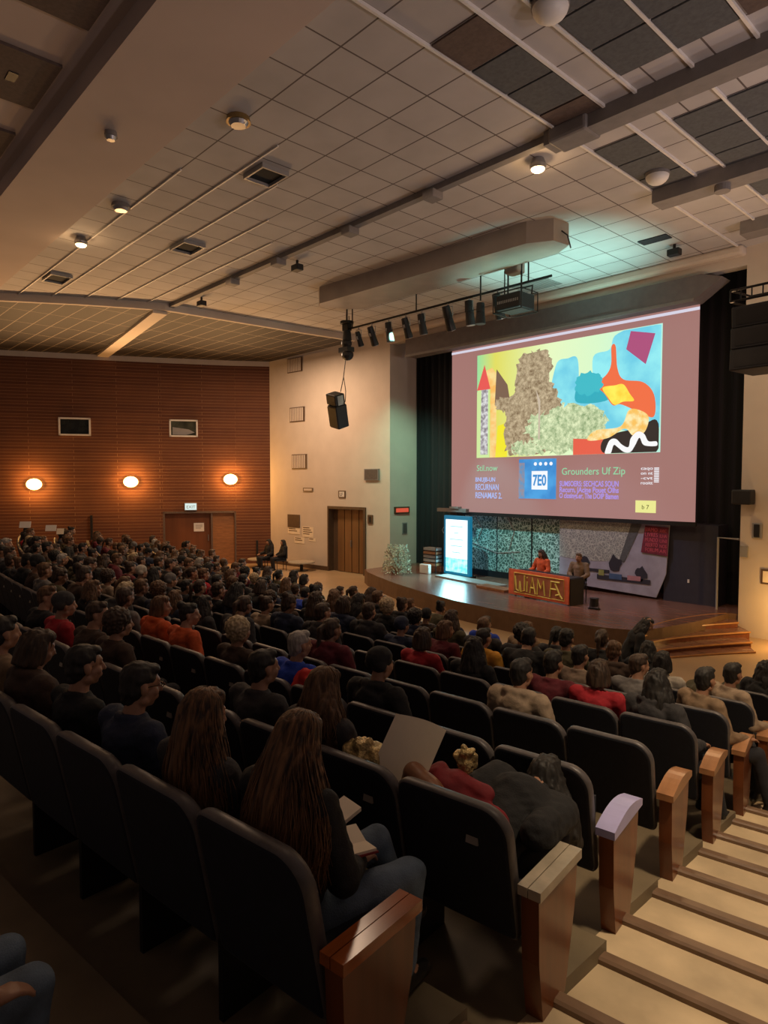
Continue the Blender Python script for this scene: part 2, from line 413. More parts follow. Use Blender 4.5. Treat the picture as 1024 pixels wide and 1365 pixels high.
# posts on the brick wall
for sd, z0, h, lab in ((6.83, 0, 2.05, 'tall thin dark post against the brick wall behind the left crowd'), (.55, 0, .95, 'short dark post against the brick wall near the corner')):
    c, n, ang = on_brick(sd, 0); mb = MB(); mb.box(-.04, .04, -.1, -.01, z0, z0 + h)
    tag(mb.build('post', M['black'], loc=c, rot=(0, 0, ang)), lab, 'post')
# projection windows
for i, (sd, z0, z1, wd) in enumerate(((7.35, 5.1, 5.78, .56), (3.38, 5.12, 5.8, .54))):
    c, n, ang = on_brick(sd, 0)
    mb = MB(); mb.box(-wd + .06, wd - .06, -.03, -.005, z0 + .05, z1 - .05)
    g = mat('window_glass_dark', (.012, .014, .012) if i == 0 else (.05, .055, .04), .12, var=.8, scale=2)
    wn = struct(mb.build('window_%d' % (i + 1), g, loc=c, rot=(0, 0, ang)))
    mb = MB(); mb.box(-wd, wd, -.06, -.005, z1 - .06, z1); mb.box(-wd, wd, -.06, -.005, z0, z0 + .06); mb.box(-wd, -wd + .06, -.06, -.005, z0, z1); mb.box(wd - .06, wd, -.06, -.005, z0, z1)
    mb.build('window_frame', M['white'], wn)
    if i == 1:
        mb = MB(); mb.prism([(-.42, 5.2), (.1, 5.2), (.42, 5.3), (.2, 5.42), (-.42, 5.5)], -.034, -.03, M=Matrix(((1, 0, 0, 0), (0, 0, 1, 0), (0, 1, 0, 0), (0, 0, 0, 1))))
        mb.build('painted_reflection', M['pipe'], wn)  # reflection on the glass, put in as a pale flat shape
# wall lamps
for sd, z, ps in ((8.78, 3.25, 'leftmost'), (5.38, 3.34, 'middle'), (1.58, 3.44, 'rightmost')):
    c, n, ang = on_brick(sd, z)
    t = thing('wall_lamp', 'glowing orange wall lamp on the brick wall, %s of three' % ps, 'lamp', c, ang, 'wall lamps on the brick wall')
    mb = MB(); mb.box(-.2, .2, -.05, -.005, -.14, .14); mb.build('back_plate', M['beam'], t)
    mb = MB(); mb.ell((0, -.11, 0), (.27, .13, .21), 16); mb.build('lamp_glass', M['lamp'], t, smooth=True)
    q = c + n * .30
    light('wall_lamp_light', 'POINT', q, 150, (1, .46, .11), .12)
    light('wall_lamp_beam', 'SPOT', q + n * .2, 1250, (1, .56, .24), .15, spot=95, target=q + n * 5.5 + Vector((0, 0, 4.9)), blend=1)

# pink band on top of brick, dark ceiling grid
wallstrip('trim_61', BW, 8.0, 8.2, M['plaster'], .3)
CB = [(-20.9, 3.6), (-20.3, 4.5), (-19.2, 6.3), (-18.2, 8.3), (-17.9, 13.0), (-17.7, 14.9)]
mb = MB()
pts = [p for p in BW] + CB[::-1]
mb.prism([(x, y) for x, y in pts], 8.2, 8.24); struct(mb.build('ceiling', M['darkgrid']))
# pale ribs across the dark grid
mb = MB()
for a, b, wd in (((-18.25, 8.2), (-26.1, 9.4), .2),):
    d = Vector((b[0] - a[0], b[1] - a[1])).normalized(); nn = Vector((-d.y, d.x)) * wd
    mb.prism([(a[0] + nn.x, a[1] + nn.y), (b[0] + nn.x, b[1] + nn.y), (b[0] - nn.x, b[1] - nn.y), (a[0] - nn.x, a[1] - nn.y)], 8.12, 8.2)
struct(mb.build('trim_62', M['plaster']))
# fascia between dark grid and main ceiling
wallstrip('trim_63', CB[::-1], 8.2, 8.42, M['plaster'], .12)
# main tiled ceiling
mb = MB(); mb.prism([(4, 4.3), (4, 15.5), (-17.7, 15.5), (-17.7, 14.9), (-17.9, 13.0), (-18.2, 8.3), (-19.2, 6.3), (-20.3, 4.5), (-20.4, 4.3)], 8.4, 8.5)
ceil = struct(mb.build('ceiling', M['tiles']))
# painted ceiling beam and rear ceiling
mb = MB(); mb.box(-21.2, 6, 3.05, 4.35, 8.27, 8.5); struct(mb.build('ceiling', M['ceil_plain']))
mb = MB(); mb.box(-24, 6, -1.0, 3.05, 8.5, 8.6); rc = struct(mb.build('ceiling', M['ceil_plain']))
mb = MB(); mb.box(-24, 6, 3.0, 3.05, 8.25, 8.5); struct(mb.build('trim_64', M['ceil_plain']))
# rails between tile courses on the left of the ceiling
for i in range(6):
    y = 4.97 + .72 * i; mb = MB(); mb.box([-20.0, -19.6, -19.2, -18.8, -18.4, -18.2][i], [-10.2, -8.5, -9.6, -11, -12, -13][i], y - .012, y + .012, 8.372, 8.4); mb.build('ceiling_rail', M['white'], ceil)
# vents of the rear ceiling
for (x, y) in ((-9.45, 2.35), (-7.3, 2.35), (-5.2, 2.35), (-11.6, 2.35)):
    mb = MB(); mb.box(x - .62, x + .62, y - .33, y + .42, 8.46, 8.5); pnl = mb.build('acoustic_panel', M['browntile'], rc)
    mb = MB(); mb.box(x - .1, x + .12, y - .05, y + .06, 8.452, 8.46); mb.build('vent_slot', M['black'], pnl)
# dark acoustic panels, right part
def panel(x0, x1, y0, y1, m='darktile'):
    mb = MB(); mb.box(x0 + .02, x1 - .02, y0 + .02, y1 - .02, 8.375, 8.4); mb.build('acoustic_panel', M[m], ceil)
ys = [5.69 + .72 * i for i in range(13)]
for i, y in enumerate(ys[:10]):
    if y > 12.2: continue
    if 7.9 < y < 8.6 or 11.0 < y < 11.6: continue
    if i < 9: panel(-5.4, -4.68, y, y + .72, 'browntile' if i in (0, 3) else 'darktile')
for i in range(11):
    y = 4.97 + .72 * i
    if 7.8 < y < 8.6: continue
    panel(-4.2, -3.5, y, y + .72, 'browntile' if i == 0 else 'darktile')
    panel(-3.5, -2.8, y, y + .72, 'browntile' if y < 6 else 'darktile'); panel(-2.75, -2.1, y, y + .72, 'browntile'); panel(-2.1, -1.4, y, y + .72, 'browntile')
mb = MB()
for x in (-5.41, -4.66, -4.22, -3.5, -2.78): mb.box(x - .018, x + .018, 4.4, 15.4, 8.36, 8.4)
mb.build('ceiling_rail', M['white'], ceil)
# track beam along the hall with spot brackets, and the two short beams on the right
t = thing('track_beam', 'long grey ceiling track crossing the tiled ceiling with small brackets', 'track', (0, 8.45, 0))
mb = MB(); mb.box(-18.2, -5.6, -.07, .07, 8.30, 8.4); mb.box(-5.6, 4, -.16, .16, 8.2, 8.4); mb.build('beam', M['beam'], t)
for x in (-14.6, -12.6, -10.1, -7.9): mb = MB(); mb.box(x - .13, x + .13, -.16, .1, 8.18, 8.32); mb.build('bracket', M['beam'], t, bevel=.02)
mb = MB(); mb.box(-5.5, -4.9, -.22, .22, 8.18, 8.4); mb.build('junction_box', M['beam'], t, bevel=.04)
t = thing('ceiling_beam', 'grey boxed ceiling beam nearer the stage, right part of the ceiling', 'beam', (0, 11.45, 0))
mb = MB(); mb.box(-5.4, 4, -.2, .2, 8.15, 8.4); mb.build('beam', M['beam'], t)
for x in (-4.3,): mb = MB(); mb.cyl((x, -.05, 8.05), (x, -.05, 8.2), .12); mb.build('bracket', M['beam'], t)
t = thing('ceiling_beam', 'grey boxed ceiling beam closest to the proscenium, at the right edge', 'beam', (0, 14.1, 0))
mb = MB(); mb.box(-4.9, 4, -.2, .2, 8.15, 8.4); mb.build('beam', M['beam'], t)
# ceiling fittings
def dome(x, y, z, lab, m='white', r=.2):
    t = thing('ceiling_dome', lab, 'ceiling lamp', (x, y, z))
    mb = MB(); mb.cyl((0, 0, -.05), (0, 0, 0), r * 1.05, n=24); mb.build('ring', M['beam'], t)
    mb = MB(); mb.ell((0, 0, -.05), (r, r, r * .75), 20); mb.build('diffuser', M[m], t, smooth=True)
dome(-4.07, 6.12, 8.38, 'round white unlit dome lamp at the top right of the ceiling', r=.19)
dome(-5.05, 10.7, 8.38, 'round white unlit dome lamp nearer the stage among dark panels', r=.18)
def puck(x, y, z, r, m, lab, cat):
    t = thing('ceiling_detector', lab, cat, (x, y, z))
    mb = MB(); mb.cyl((0, 0, -.07), (0, 0, 0), r, r * .9, 20); mb.build('base', M[m], t)
    mb = MB(); mb.cyl((0, 0, -.12), (0, 0, -.07), r * .6, r * .8, 20); mb.build('cap', M['silver'], t)
M['brass'] = mat('tarnished_brass', (.30, .20, .07), .4, metal=.5)
puck(-8.24, 4.87, 8.4, .17, 'brass', 'round brass-coloured ceiling fitting beside the pink beam', 'ceiling fitting')
puck(-12.22, 4.78, 8.4, .17, 'beam', 'round grey ceiling fitting left of the brass one', 'ceiling fitting')
puck(-9.56, 3.62, 8.27, .09, 'beam', 'small grey sprinkler on the wide pink ceiling beam', 'sprinkler')
for x, y, ww, lab in ((-9.39, 6.05, .26, 'open square black hatch in the tiled ceiling'), (-13.37, 6.64, .3, 'black oblong ceiling slot near the middle left'), (-17.56, 5.27, .34, 'black oblong ceiling slot at the far left')):
    t = thing('ceiling_hatch', lab, 'hatch', (x, y, 8.4))
    mb = MB(); mb.box(-ww, ww, -.22, .22, -.03, -.002); mb.build('opening', M['curtain'], t)
    mb = MB(); mb.box(-ww, ww, -.25, -.22, -.08, -.002); mb.box(-ww, ww, .22, .25, -.08, -.002); mb.box(-ww - .03, -ww, -.25, .25, -.08, -.002); mb.box(ww, ww + .03, -.25, .25, -.08, -.002); mb.build('frame', M['pipe'], t)
for x, y, lab, tg in ((-14.4, 4.8, 'lit warm ceiling downlight at the left near the pink beam', (-17.5, 5.4, 5)), (-6.11, 8.9, 'lit warm spot lamp hanging from the ceiling track', (-6.4, 10.5, 4))):
    t = thing('ceiling_spotlight', lab, 'spotlight', (x, y, 8.3))
    mb = MB(); mb.cyl((0, 0, 0), (0, 0, .1), .13, .09, 18); mb.cyl((0, 0, -.06), (0, 0, 0), .12, .13, 18); mb.build('housing', M['silver'], t)
    mb = MB(); mb.ell((0, 0, -.06), (.105, .105, .05), 16); mb.build('bulb', M['lampw'], t, smooth=True)
    light('spot_lamp_light', 'POINT', (x, y - .02, 8.12), 9, (1, .62, .3), .06)
for x, y, lab in ((-12.57, 8.91, 'small dark speaker box on the ceiling track, middle'), (-16.86, 8.76, 'small dark speaker box at the left end of the track'), (-6.3, 14.2, 'small black ceiling sensor near the proscenium top')):
    t = thing('ceiling_speaker', lab, 'speaker', (x, y, 8.4))
    mb = MB(); mb.cyl((0, 0, -.1), (0, 0, 0), .03); mb.build('stem', M['blackmetal'], t)
    mb = MB(); mb.box(-.13, .13, -.09, .09, -.24, -.1); mb.build('box', M['black'], t, bevel=.02)
t = thing('air_vent', 'dark slotted air vent flush in the ceiling near the stage opening', 'vent', (-6.45, 13.6, 8.4))
mb = MB(); mb.box(-.3, .3, -.15, .15, -.02, -.002); mb.build('grille', M['black'], t)
t = thing('air_vent', 'pale square ventilation grille in the ceiling behind the lighting pipe', 'vent', (-10.0, 14.5, 8.4))
mb = MB(); mb.box(-.55, .55, -.4, .4, -.012, -.004); mb.build('grille', M['pipe'], t)
mb = MB()
for i in range(9): mb.box(-.52, .52, -.38 + i * .09, -.35 + i * .09, -.02, -.012)
mb.build('slat', M['beam'], t)

# ---- front walls either side of the stage
WA, WB = (-23, 14.9), (-16.5, 15.5); WL = math.dist(WA, WB); wang = math.atan2(WB[1] - WA[1], WB[0] - WA[0])
def wl(): pass
wallroot = Vector((WA[0], WA[1], 0))
DX0, DX1, DZ = 3.42, 5.40, 2.42
mb = MB(); mb.box(0, DX0, 0, .3, 0, 8.2); mb.box(DX1, WL, 0, .3, 0, 8.45); mb.box(DX0, DX1, 0, .3, DZ, 8.45); mb.box(0, DX0, 0.02, .3, 8.1, 8.4)
struct(mb.build('wall_front', M['plaster'], loc=wallroot, rot=(0, 0, wang)))
mb = MB(); mb.box(0, DX0, -.025, 0, 0, .16); mb.box(DX1, WL - .1, -.025, 0, 0, .16); struct(mb.build('baseboard_front', M['brown_sign'], loc=wallroot, rot=(0, 0, wang)))
mb = MB()
for i in range(4): x = DX0 + .36 + i * .37; mb.box(x, x + .33, .18, .24, .02, DZ - .1)
d2 = struct(mb.build('door_2', mat('ribbed_door_wood', (.20, .095, .035), .5, var=.2, scale=5, stretch=(1, 1, .1)), loc=wallroot, rot=(0, 0, wang)))
mb = MB(); mb.box(DX0, DX0 + .06, -.03, .3, 0, DZ); mb.box(DX1 - .1, DX1, -.05, .3, 0, DZ); mb.box(DX0, DX1, -.03, .3, DZ - .08, DZ + .02); mb.box(DX0, DX1, .24, .3, 0, DZ)
mb.build('door_frame', M['brown_sign'], d2)
mb = MB(); mb.box(DX0 + 1.06, DX0 + 1.09, .12, .18, .95, 1.2); mb.build('door_handle', M['silver'], d2)
def wthing(name, lab, cat, s, z, group=None):
    return thing(name, lab, cat, wallroot + Vector((math.cos(wang) * s, math.sin(wang) * s, z)), wang, group)
for s_, z, lab in ((1.6, 7.88, 'slotted brown wall grille on the pale wall, topmost'), (1.72, 5.96, 'slotted brown wall grille on the pale wall, middle one'), (1.83, 4.13, 'slotted brown wall grille on the pale wall, lowest')):
    t = wthing('wall_grille', lab, 'grille', s_, z, 'grilles in a column on the pale wall')
    mb = MB(); mb.box(-.44, .44, -.03, -.003, -.28, .28); mb.build('frame', M['brown_sign'], t)
    for i in range(8): mb = MB(); mb.box(-.4 + i * .1, -.34 + i * .1, -.045, -.03, -.25, .25); mb.build('slat', M['plaster'], t)
t = wthing('wall_box', 'dark rectangular box high on the pale wall near the stage', 'box', 5.72, 3.6); mb = MB(); mb.box(-.35, .33, -.07, -.003, -.2, .2); mb.build('box', M['beam'], t); mb = MB(); mb.box(-.31, .29, -.075, -.07, -.17, .17); mb.build('front', M['browntile'], t)
t = wthing('door_sign', 'small square black and white letter sign above the brown door', 'sign', 4.2, 2.89); mb = MB(); mb.box(-.18, .18, -.03, -.003, -.13, .13); mb.build('plate', M['brown_sign'], t); mb = MB(); mb.box(-.13, .13, -.034, -.03, -.095, .095); mb.build('face', M['white'], t)
text('lettering', 'LF', .17, M['black'], t, (-.1, -.037, -.06))
t = wthing('name_plate', 'narrow brown plate on the pale wall above the notice board', 'sign', 2.33, 3.04); mb = MB(); mb.box(-.28, .28, -.03, -.003, -.07, .07); mb.build('plate', M['brown_sign'], t); mb = MB(); mb.box(-.23, .23, -.034, -.03, -.04, .04); mb.build('face', M['plaster'], t)
t = wthing('notice_board', 'brown notice board on the pale wall left of the door', 'board', 1.47, 1.8); mb = MB(); mb.box(-.36, .36, -.03, -.003, -.25, .25); mb.build('board', M['brown_sign'], t)
for i, (s_, z, w_, h_, lab) in enumerate(((1.47, 1.40, .36, .12, 'paper strip pinned directly under the brown notice board'), (2.3, 1.40, .32, .2, 'printed paper sheet beside the brown notice board'), (1.8, 1.05, .3, .12, 'curled paper scrap low on the pale wall'), (2.55, 1.12, .2, .06, 'small paper label low on the pale wall right of sheet'))):
    t = wthing('wall_paper_sheet', lab, 'paper', s_, z); mb = MB(); mb.box(-w_, w_, -.012, -.003, -h_, h_); mb.build('sheet', M['paper'], t)
    mb = MB()
    for j in range(max(1, int(h_ / .05))): mb.box(-w_ * .85, w_ * (.3 + .5 * ((j * 7) % 3) / 2), -.015, -.012, h_ - .05 - j * .08, h_ - .02 - j * .08)
    mb.build('printed_line', M['brown_sign'], t)
t = wthing('wall_switch', 'dark wall switch plate right of the brown door', 'switch', 5.62, 2.02); mb = MB(); mb.box(-.12, .12, -.03, -.003, -.16, .16); mb.build('plate', M['brown_sign'], t); mb = MB(); mb.box(-.04, .04, -.04, -.03, -.1, .1); mb.build('rocker', M['black'], t)
# reveal, header, right wall, back wall
mb = MB(); mb.box(-16.8, -16.5, 15.5, 17.3, 0, 8.45); struct(mb.build('wall_stage_left', M['plaster']))
mb = MB(); mb.box(-16.5, -5.3, 15.5, 15.8, 8.02, 8.45); struct(mb.build('wall_header', M['plaster']))
mb = MB(); mb.box(-16.5, -5.3, 15.2, 15.5, 8.2, 8.4); struct(mb.build('trim_65', M['plaster'], bevel=.06))
mb = MB(); mb.box(-18, -4, 17.3, 17.5, 0, 8.5); struct(mb.build('wall_back', M['curtain']))
RWA = (-5.3, 15.5); rwang = math.atan2(14.9 - 15.5, 6.3)
mb = MB(); mb.box(0, 7, 0, .3, 0, 8.45); struct(mb.build('wall_right', M['plaster'], loc=(RWA[0], RWA[1], 0), rot=(0, 0, rwang)))
mb = MB(); mb.box(-5.3, -5.0, 15.5, 17.3, 0, 8.45); struct(mb.build('wall_stage_right', M['plaster']))
def rthing(name, lab, cat, s, z): return thing(name, lab, cat, (RWA[0] + math.cos(rwang) * s, RWA[1] + math.sin(rwang) * s, z), rwang)
t = rthing('wall_speaker', 'small black speaker mounted on the pale wall at the right edge', 'speaker', .12, 3.04)
mb = MB(); mb.box(-.2, .2, -.3, -.04, -.16, .16); mb.build('cabinet', M['black'], t, bevel=.03); mb = MB(); mb.box(-.05, .05, -.05, 0, -.05, .05); mb.build('bracket', M['blackmetal'], t)
t = rthing('wall_phone', 'dark handset unit on the pale wall below the small speaker', 'phone', .36, 2.32)
mb = MB(); mb.box(-.11, .11, -.04, -.003, -.17, .17); mb.build('base', M['pipe'], t, bevel=.03); mb = MB(); mb.box(-.06, .06, -.07, -.04, -.14, .14); mb.build('handset', M['black'], t, bevel=.02)
t = rthing('wall_socket', 'small pale socket box low on the pale right wall', 'socket', .1, 1.85); mb = MB(); mb.box(-.08, .08, -.05, -.003, -.12, .12); mb.build('box', M['pipe'], t)
t = rthing('picture_frame', 'small framed notice cut by the right edge of the photo', 'picture', .62, 1.35); mb = MB(); mb.box(-.16, .16, -.03, -.003, -.16, .16); mb.build('frame', M['brown_sign'], t); mb = MB(); mb.box(-.12, .12, -.034, -.03, -.12, .12); mb.build('picture', M['paper'], t)
# lit red sign and marks on the reveal (faces +x)
t = thing('lit_sign', 'narrow lit red sign on the greenish wall beside the stage', 'sign', (-16.5, 16.05, 2.36))
mb = MB(); mb.box(.003, .05, -.36, .36, -.12, .12); mb.build('box', M['brown_sign'], t); mb = MB(); mb.box(.05, .056, -.3, .3, -.07, .07); mb.build('face', M['redsign'], t)
t = thing('wall_socket', 'striped dark socket plate on the greenish wall under the red sign', 'socket', (-16.5, 16.2, 1.72))
mb = MB(); mb.box(.003, .03, -.12, .12, -.2, .2); mb.build('plate', M['pipe'], t)
mb = MB()
for i in range(3): mb.box(.03, .035, -.08 + i * .06, -.05 + i * .06, -.17, .17)
mb.build('slot', M['black'], t)
# black curtains
def curtain(x0, x1, y, z0, z1, lab):
    mb = MB(); n = int((x1 - x0) / .05); vs = []; 
    for i in range(n + 1):
        x = x0 + (x1 - x0) * i / n; yy = y + .06 * math.sin(i * 1.1) + .03 * math.sin(i * .37)
        vs += [(x, yy, z0), (x, yy, z1), (x, yy + .04, z0), (x, yy + .04, z1)]
    fs = []
    for i in range(n): b = 4 * i; fs += [(b, b + 4, b + 5, b + 1), (b + 2, b + 3, b + 7, b + 6), (b + 1, b + 5, b + 7, b + 3)]
    mb.add(vs, fs); tag(mb.build('stage_curtain', M['curtain'], smooth=True), lab, 'curtain')
curtain(-16.45, -13.6, 16.75, .46, 8.2, 'tall black stage curtain left of the projection screen')
curtain(-6.9, -5.35, 16.6, .46, 8.4, 'tall black stage curtain right of the projection screen')
curtain(-13.6, -6.9, 17.0, .46, 8.2, 'black curtain at the back, behind the projection screen')
# ================================================================ STAGE
edge = [(-16.5, 15.45), (-16.45, 14.3), (-15.9, 13.95), (-14.9, 13.5), (-13.5, 12.95), (-12, 12.5), (-10.7, 12.2), (-9.5, 12.05), (-8.3, 12.0), (-7.4, 12.02), (-6.6, 12.15), (-6.05, 12.4), (-5.85, 13.0), (-5.65, 13.9), (-5.55, 14.7), (-5.5, 15.5)]
poly = edge + [(-5.3, 15.55), (-5.3, 17.3), (-16.5, 17.3)]
mb = MB(); mb.prism(poly, 0, .41, 1, side=1); mb.prism(poly, .41, .45, 0, side=1)
struct(mb.build('floor', [M['stage'], M['stagefront']]))
t = thing('stage_stairs', 'curved glossy wooden stairs at the right end of the stage', 'stairs', (0, 0, 0))
EG = [(.45, [(-6.08, 12.36), (-6.1, 13.32), (-6.02, 14.17), (-5.79, 15.0), (-5.55, 15.46)]), (.34, [(-6.0, 12.19), (-6.01, 12.86), (-5.92, 13.56), (-5.62, 14.37), (-5.2, 15.2)]),
      (.23, [(-5.9, 12.1), (-5.86, 12.71), (-5.72, 13.25), (-5.36, 14.07), (-4.88, 14.95)]), (.12, [(-5.78, 12.05), (-5.69, 12.5), (-5.5, 12.97), (-5.15, 13.7), (-4.70, 14.5)]), (.03, [(-5.62, 12.05), (-5.49, 12.45), (-5.25, 12.9), (-4.91, 13.5), (-4.5, 14.1)])]
def dens(p, n=5):
    out = []
    for i in range(len(p) - 1):
        p0, p1, p2, p3 = p[max(i - 1, 0)], p[i], p[i + 1], p[min(i + 2, len(p) - 1)]
        for a in range(n):
            u = a / n; out.append(tuple(.5 * (2 * p1[c] + (p2[c] - p0[c]) * u + (2 * p0[c] - 5 * p1[c] + 4 * p2[c] - p3[c]) * u * u + (3 * p1[c] - p0[c] - 3 * p2[c] + p3[c]) * u ** 3) for c in (0, 1)))
    return out + [p[-1]]
for z, e_ in EG:
    e_ = dens(e_); rr_ = [(-5.42, 15.44)] if z > .4 else [(-5.3, 15.42)]
    back = [(-6.2, 15.3), (-6.35, 12.5)] if z > .4 else [(-5.6, 15.3), (-6.1, 14.2), (-6.14, 13.0), (-6.1, 12.4)]
    poly_ = e_ + rr_ + back
    mb = MB(); mb.prism(poly_, 0, z - .022, 0)
    if z < .4: st = mb.build('step', M['stairwood'], t)
    if z < .4: mb = MB(); mb.prism(poly_, z - .022, z, 0); mb.build('tread', M['stage'], st)
    mb = MB(); mb.tube([(x + .02, y - .012, z - .012) for x, y in e_], .02, 6); mb.build('lit_edge', M['stairedge'], st if z < .4 else t)  # bright strip standing in for the lit edge of each step
# --- projection screen
SY = 15.8
scr = thing('projection_screen', 'huge projection screen with a pink slide and colourful picture', 'screen', (0, SY, 0))
mb = MB(); mb.box(-13.96, -6.4, 0, .03, 2.42, 7.46); mb.build('surface', emis('slide_pink', (.36, .175, .16), .95, base=(.06, .06, .06)), scr)
mb = MB(); mb.box(-13.99, -6.37, -.02, .05, 2.32, 2.42); mb.build('bottom_bar', M['black'], scr)
mb = MB(); mb.box(-13.97, -6.39, -.006, 0, 7.33, 7.4); mb.build('top_strip', emis('slide_top', (.75, .72, .85), .9), scr)
# picture on the slide: u 0..1, v 0..1 over the picture
PX0, PX1, PZ0, PZ1 = -12.94, -7.25, 4.08, 7.17
MS = Matrix(((1, 0, 0, 0), (0, 0, 1, 0), (0, 1, 0, 0), (0, 0, 0, 1)))
layer = [0]
pics = {}
def curve(p, n=6):
    out = []; N_ = len(p)
    for i in range(N_):
        p0, p1, p2, p3 = p[i - 1], p[i], p[(i + 1) % N_], p[(i + 2) % N_]
        for a in range(n):
            u = a / n; out.append(tuple(min(.995, max(.003, .5 * (2 * p1[c] + (p2[c] - p0[c]) * u + (2 * p0[c] - 5 * p1[c] + 4 * p2[c] - p3[c]) * u * u + (3 * p1[c] - p0[c] - 3 * p2[c] + p3[c]) * u ** 3))) for c in (0, 1)))
    return out
def leafy(p, seed, amp=.018):
    rnd = random.Random(seed); return [(min(.995, max(.003, u + rnd.uniform(-amp, amp))), min(.995, max(.003, v + rnd.uniform(-amp, amp) * 1.6))) for u, v in curve(p, 7)]
def pic(name, pts, m):
    layer[0] += 1; y = -.004 - .0015 * layer[0]
    mb = MB(); mb.prism([(PX0 + (PX1 - PX0) * u, PZ0 + (PZ1 - PZ0) * v) for u, v in pts], y, y + .0012, M=MS); return mb.build(name, m, scr)
def E_(n, c, s=1.0, c2=None, sc=3): return emis('slide_' + n, c, s, c2, sc)
def gradmat(name, stops, axis=0, sc=1.0):
    m, t_, p = nodes(name); L = t_.links; p.inputs['Base Color'].default_value = (.02, .02, .02, 1)
    tc = t_.nodes.new('ShaderNodeTexCoord'); sp = t_.nodes.new('ShaderNodeSeparateXYZ'); L.new(tc.outputs['Generated'], sp.inputs[0])
    r = t_.nodes.new('ShaderNodeValToRGB'); L.new(sp.outputs[axis], r.inputs[0])
    els = r.color_ramp.elements
    els[0].position = stops[0][0]; els[0].color = (*stops[0][1], 1); els[1].position = stops[-1][0]; els[1].color = (*stops[-1][1], 1)
    for q, c in stops[1:-1]: e = els.new(q); e.color = (*c, 1)
    L.new(r.outputs[0], p.inputs['Emission Color']); p.inputs['Emission Strength'].default_value = sc; return m
pic('picture', [(0, 0), (1, 0), (1, 1), (0, 1)], gradmat('slide_sky', [(0, (.30, .75, .35)), (.12, (.75, .72, .12)), (.25, (.75, .80, .25)), (.45, (.80, .95, .55)), (.7, (.70, .95, .60)), (1, (.5, .9, .75))]))
pic('picture_shape', curve([(.47, .3), (.48, .78), (.55, .84), (.6, .82), (.61, .55), (.63, .5), (.68, .55), (.68, .82), (.76, .86), (.8, .98), (1, .99), (1, .2), (.8, .2)]), E_('cyan', (.16, .62, .80), 1.0, (.30, .85, .90), 1.2))
pic('picture_shape', curve([(.6, .6), (.63, .68), (.69, .68), (.74, .6), (.76, .45), (.6, .45)]), E_('teal', (.03, .42, .52)))
pic('picture_shape', [(.0, .1), (.0, .64), (.06, .78), (.085, .68), (.085, .0), (.0, 0)], E_('redcone', (.62, .82, .35), 1))
pic('picture_shape', [(.0, .66), (.05, .9), (.09, .66)], E_('cone', (.80, .10, .09)))
pic('picture_shape', [(.06, .84), (.1, .86), (.13, .8), (.13, 0), (.09, 0), (.09, .66)], E_('orange', (.95, .50, .12), 1, (.95, .72, .3)))
pic('picture_shape', [(.025, .03), (.075, .03), (.075, .66), (.03, .66)], E_('tower', (.25, .22, .25), 1, (.75, .75, .75), 9))
pic('picture_shape', [(.125, .0), (.2, .0), (.2, .3), (.19, .32), (.14, .3)], E_('yellow', (.90, .80, .03)))
pic('picture_shape', [(.12, .5), (.13, .84), (.2, .68), (.22, .5)], E_('peak', (.20, .12, .08)))
pic('picture_shape', [(.86, .98), (.97, .93), (.93, .70), (.84, .84)], E_('kite', (.42, .08, .20)))
pic('picture_shape', curve([(.77, .88), (.79, .88), (.8, .7), (.83, .6), (.92, .56), (.97, .45), (.97, .28), (.9, .33), (.82, .4), (.78, .4), (.74, .5), (.7, .58), (.75, .66), (.77, .74)]), E_('flame', (.88, .16, .06)))
pic('picture_shape', curve([(.79, .56), (.83, .56), (.86, .48), (.88, .42), (.83, .42), (.79, .40), (.76, .46), (.73, .55)]), E_('fire', (1, .62, .05), 1.1, (1, .8, .1)))
def blob(cx, cy, rx, ry, n, jag, seed):
    rnd = random.Random(seed); out = []
    for i in range(n): a = 2 * PI * i / n; q = 1 + jag * (rnd.random() - .5); out.append((cx + rx * q * math.cos(a), cy + ry * q * math.sin(a)))
    return out
def clampb(l): return [(min(.995, max(.005, u)), min(.995, max(.003, v))) for u, v in l]
pic('picture_tree', clampb(blob(.66, .6, .07, .1, 30, .3, 3)), E_('teal2', (.05, .50, .58)))
tree1 = E_('tree_brown', (.17, .11, .055), 1.05, (.62, .50, .32), 26)
tree2 = E_('tree_green', (.22, .32, .15), 1.1, (.76, .84, .52), 22)
pic('picture_tree', leafy([(.2, .05), (.18, .25), (.2, .4), (.13, .45), (.14, .55), (.24, .6), (.25, .78), (.28, .9), (.35, .955), (.42, .94), (.46, .85), (.46, .65), (.5, .55), (.53, .4), (.5, .1), (.4, .02), (.25, .02)], 2, .012), tree1)
pic('picture_tree', leafy(blob(.53, .22, .2, .2, 20, .25, 5), 5), tree2)
pic('picture_tree', leafy(blob(.64, .26, .11, .15, 16, .25, 8), 8), tree2)
pic('picture_tree', leafy(blob(.33, .07, .1, .07, 14, .25, 9), 9), tree2)
pic('picture_trunk', [(.39, .15), (.40, .15), (.4, .5), (.375, .6), (.39, .45)], E_('trunk', (.6, .5, .38)))
pic('picture_shape', [(.585, .0), (.75, .0), (.75, .12), (.585, .14)], E_('redbar', (.80, .12, .07)))
pic('picture_shape', curve([(.75, .0), (.985, .0), (.985, .25), (.9, .2), (.75, .14)]), E_('dark', (.03, .022, .02)))
pic('picture_shape', curve([(.66, .12), (.7, .2), (.82, .22), (.86, .35), (.92, .33), (.95, .27), (.93, .16), (.88, .14), (.84, .2), (.76, .13)]), E_('cream', (.95, .55, .12), 1, (1, .85, .45), 6))
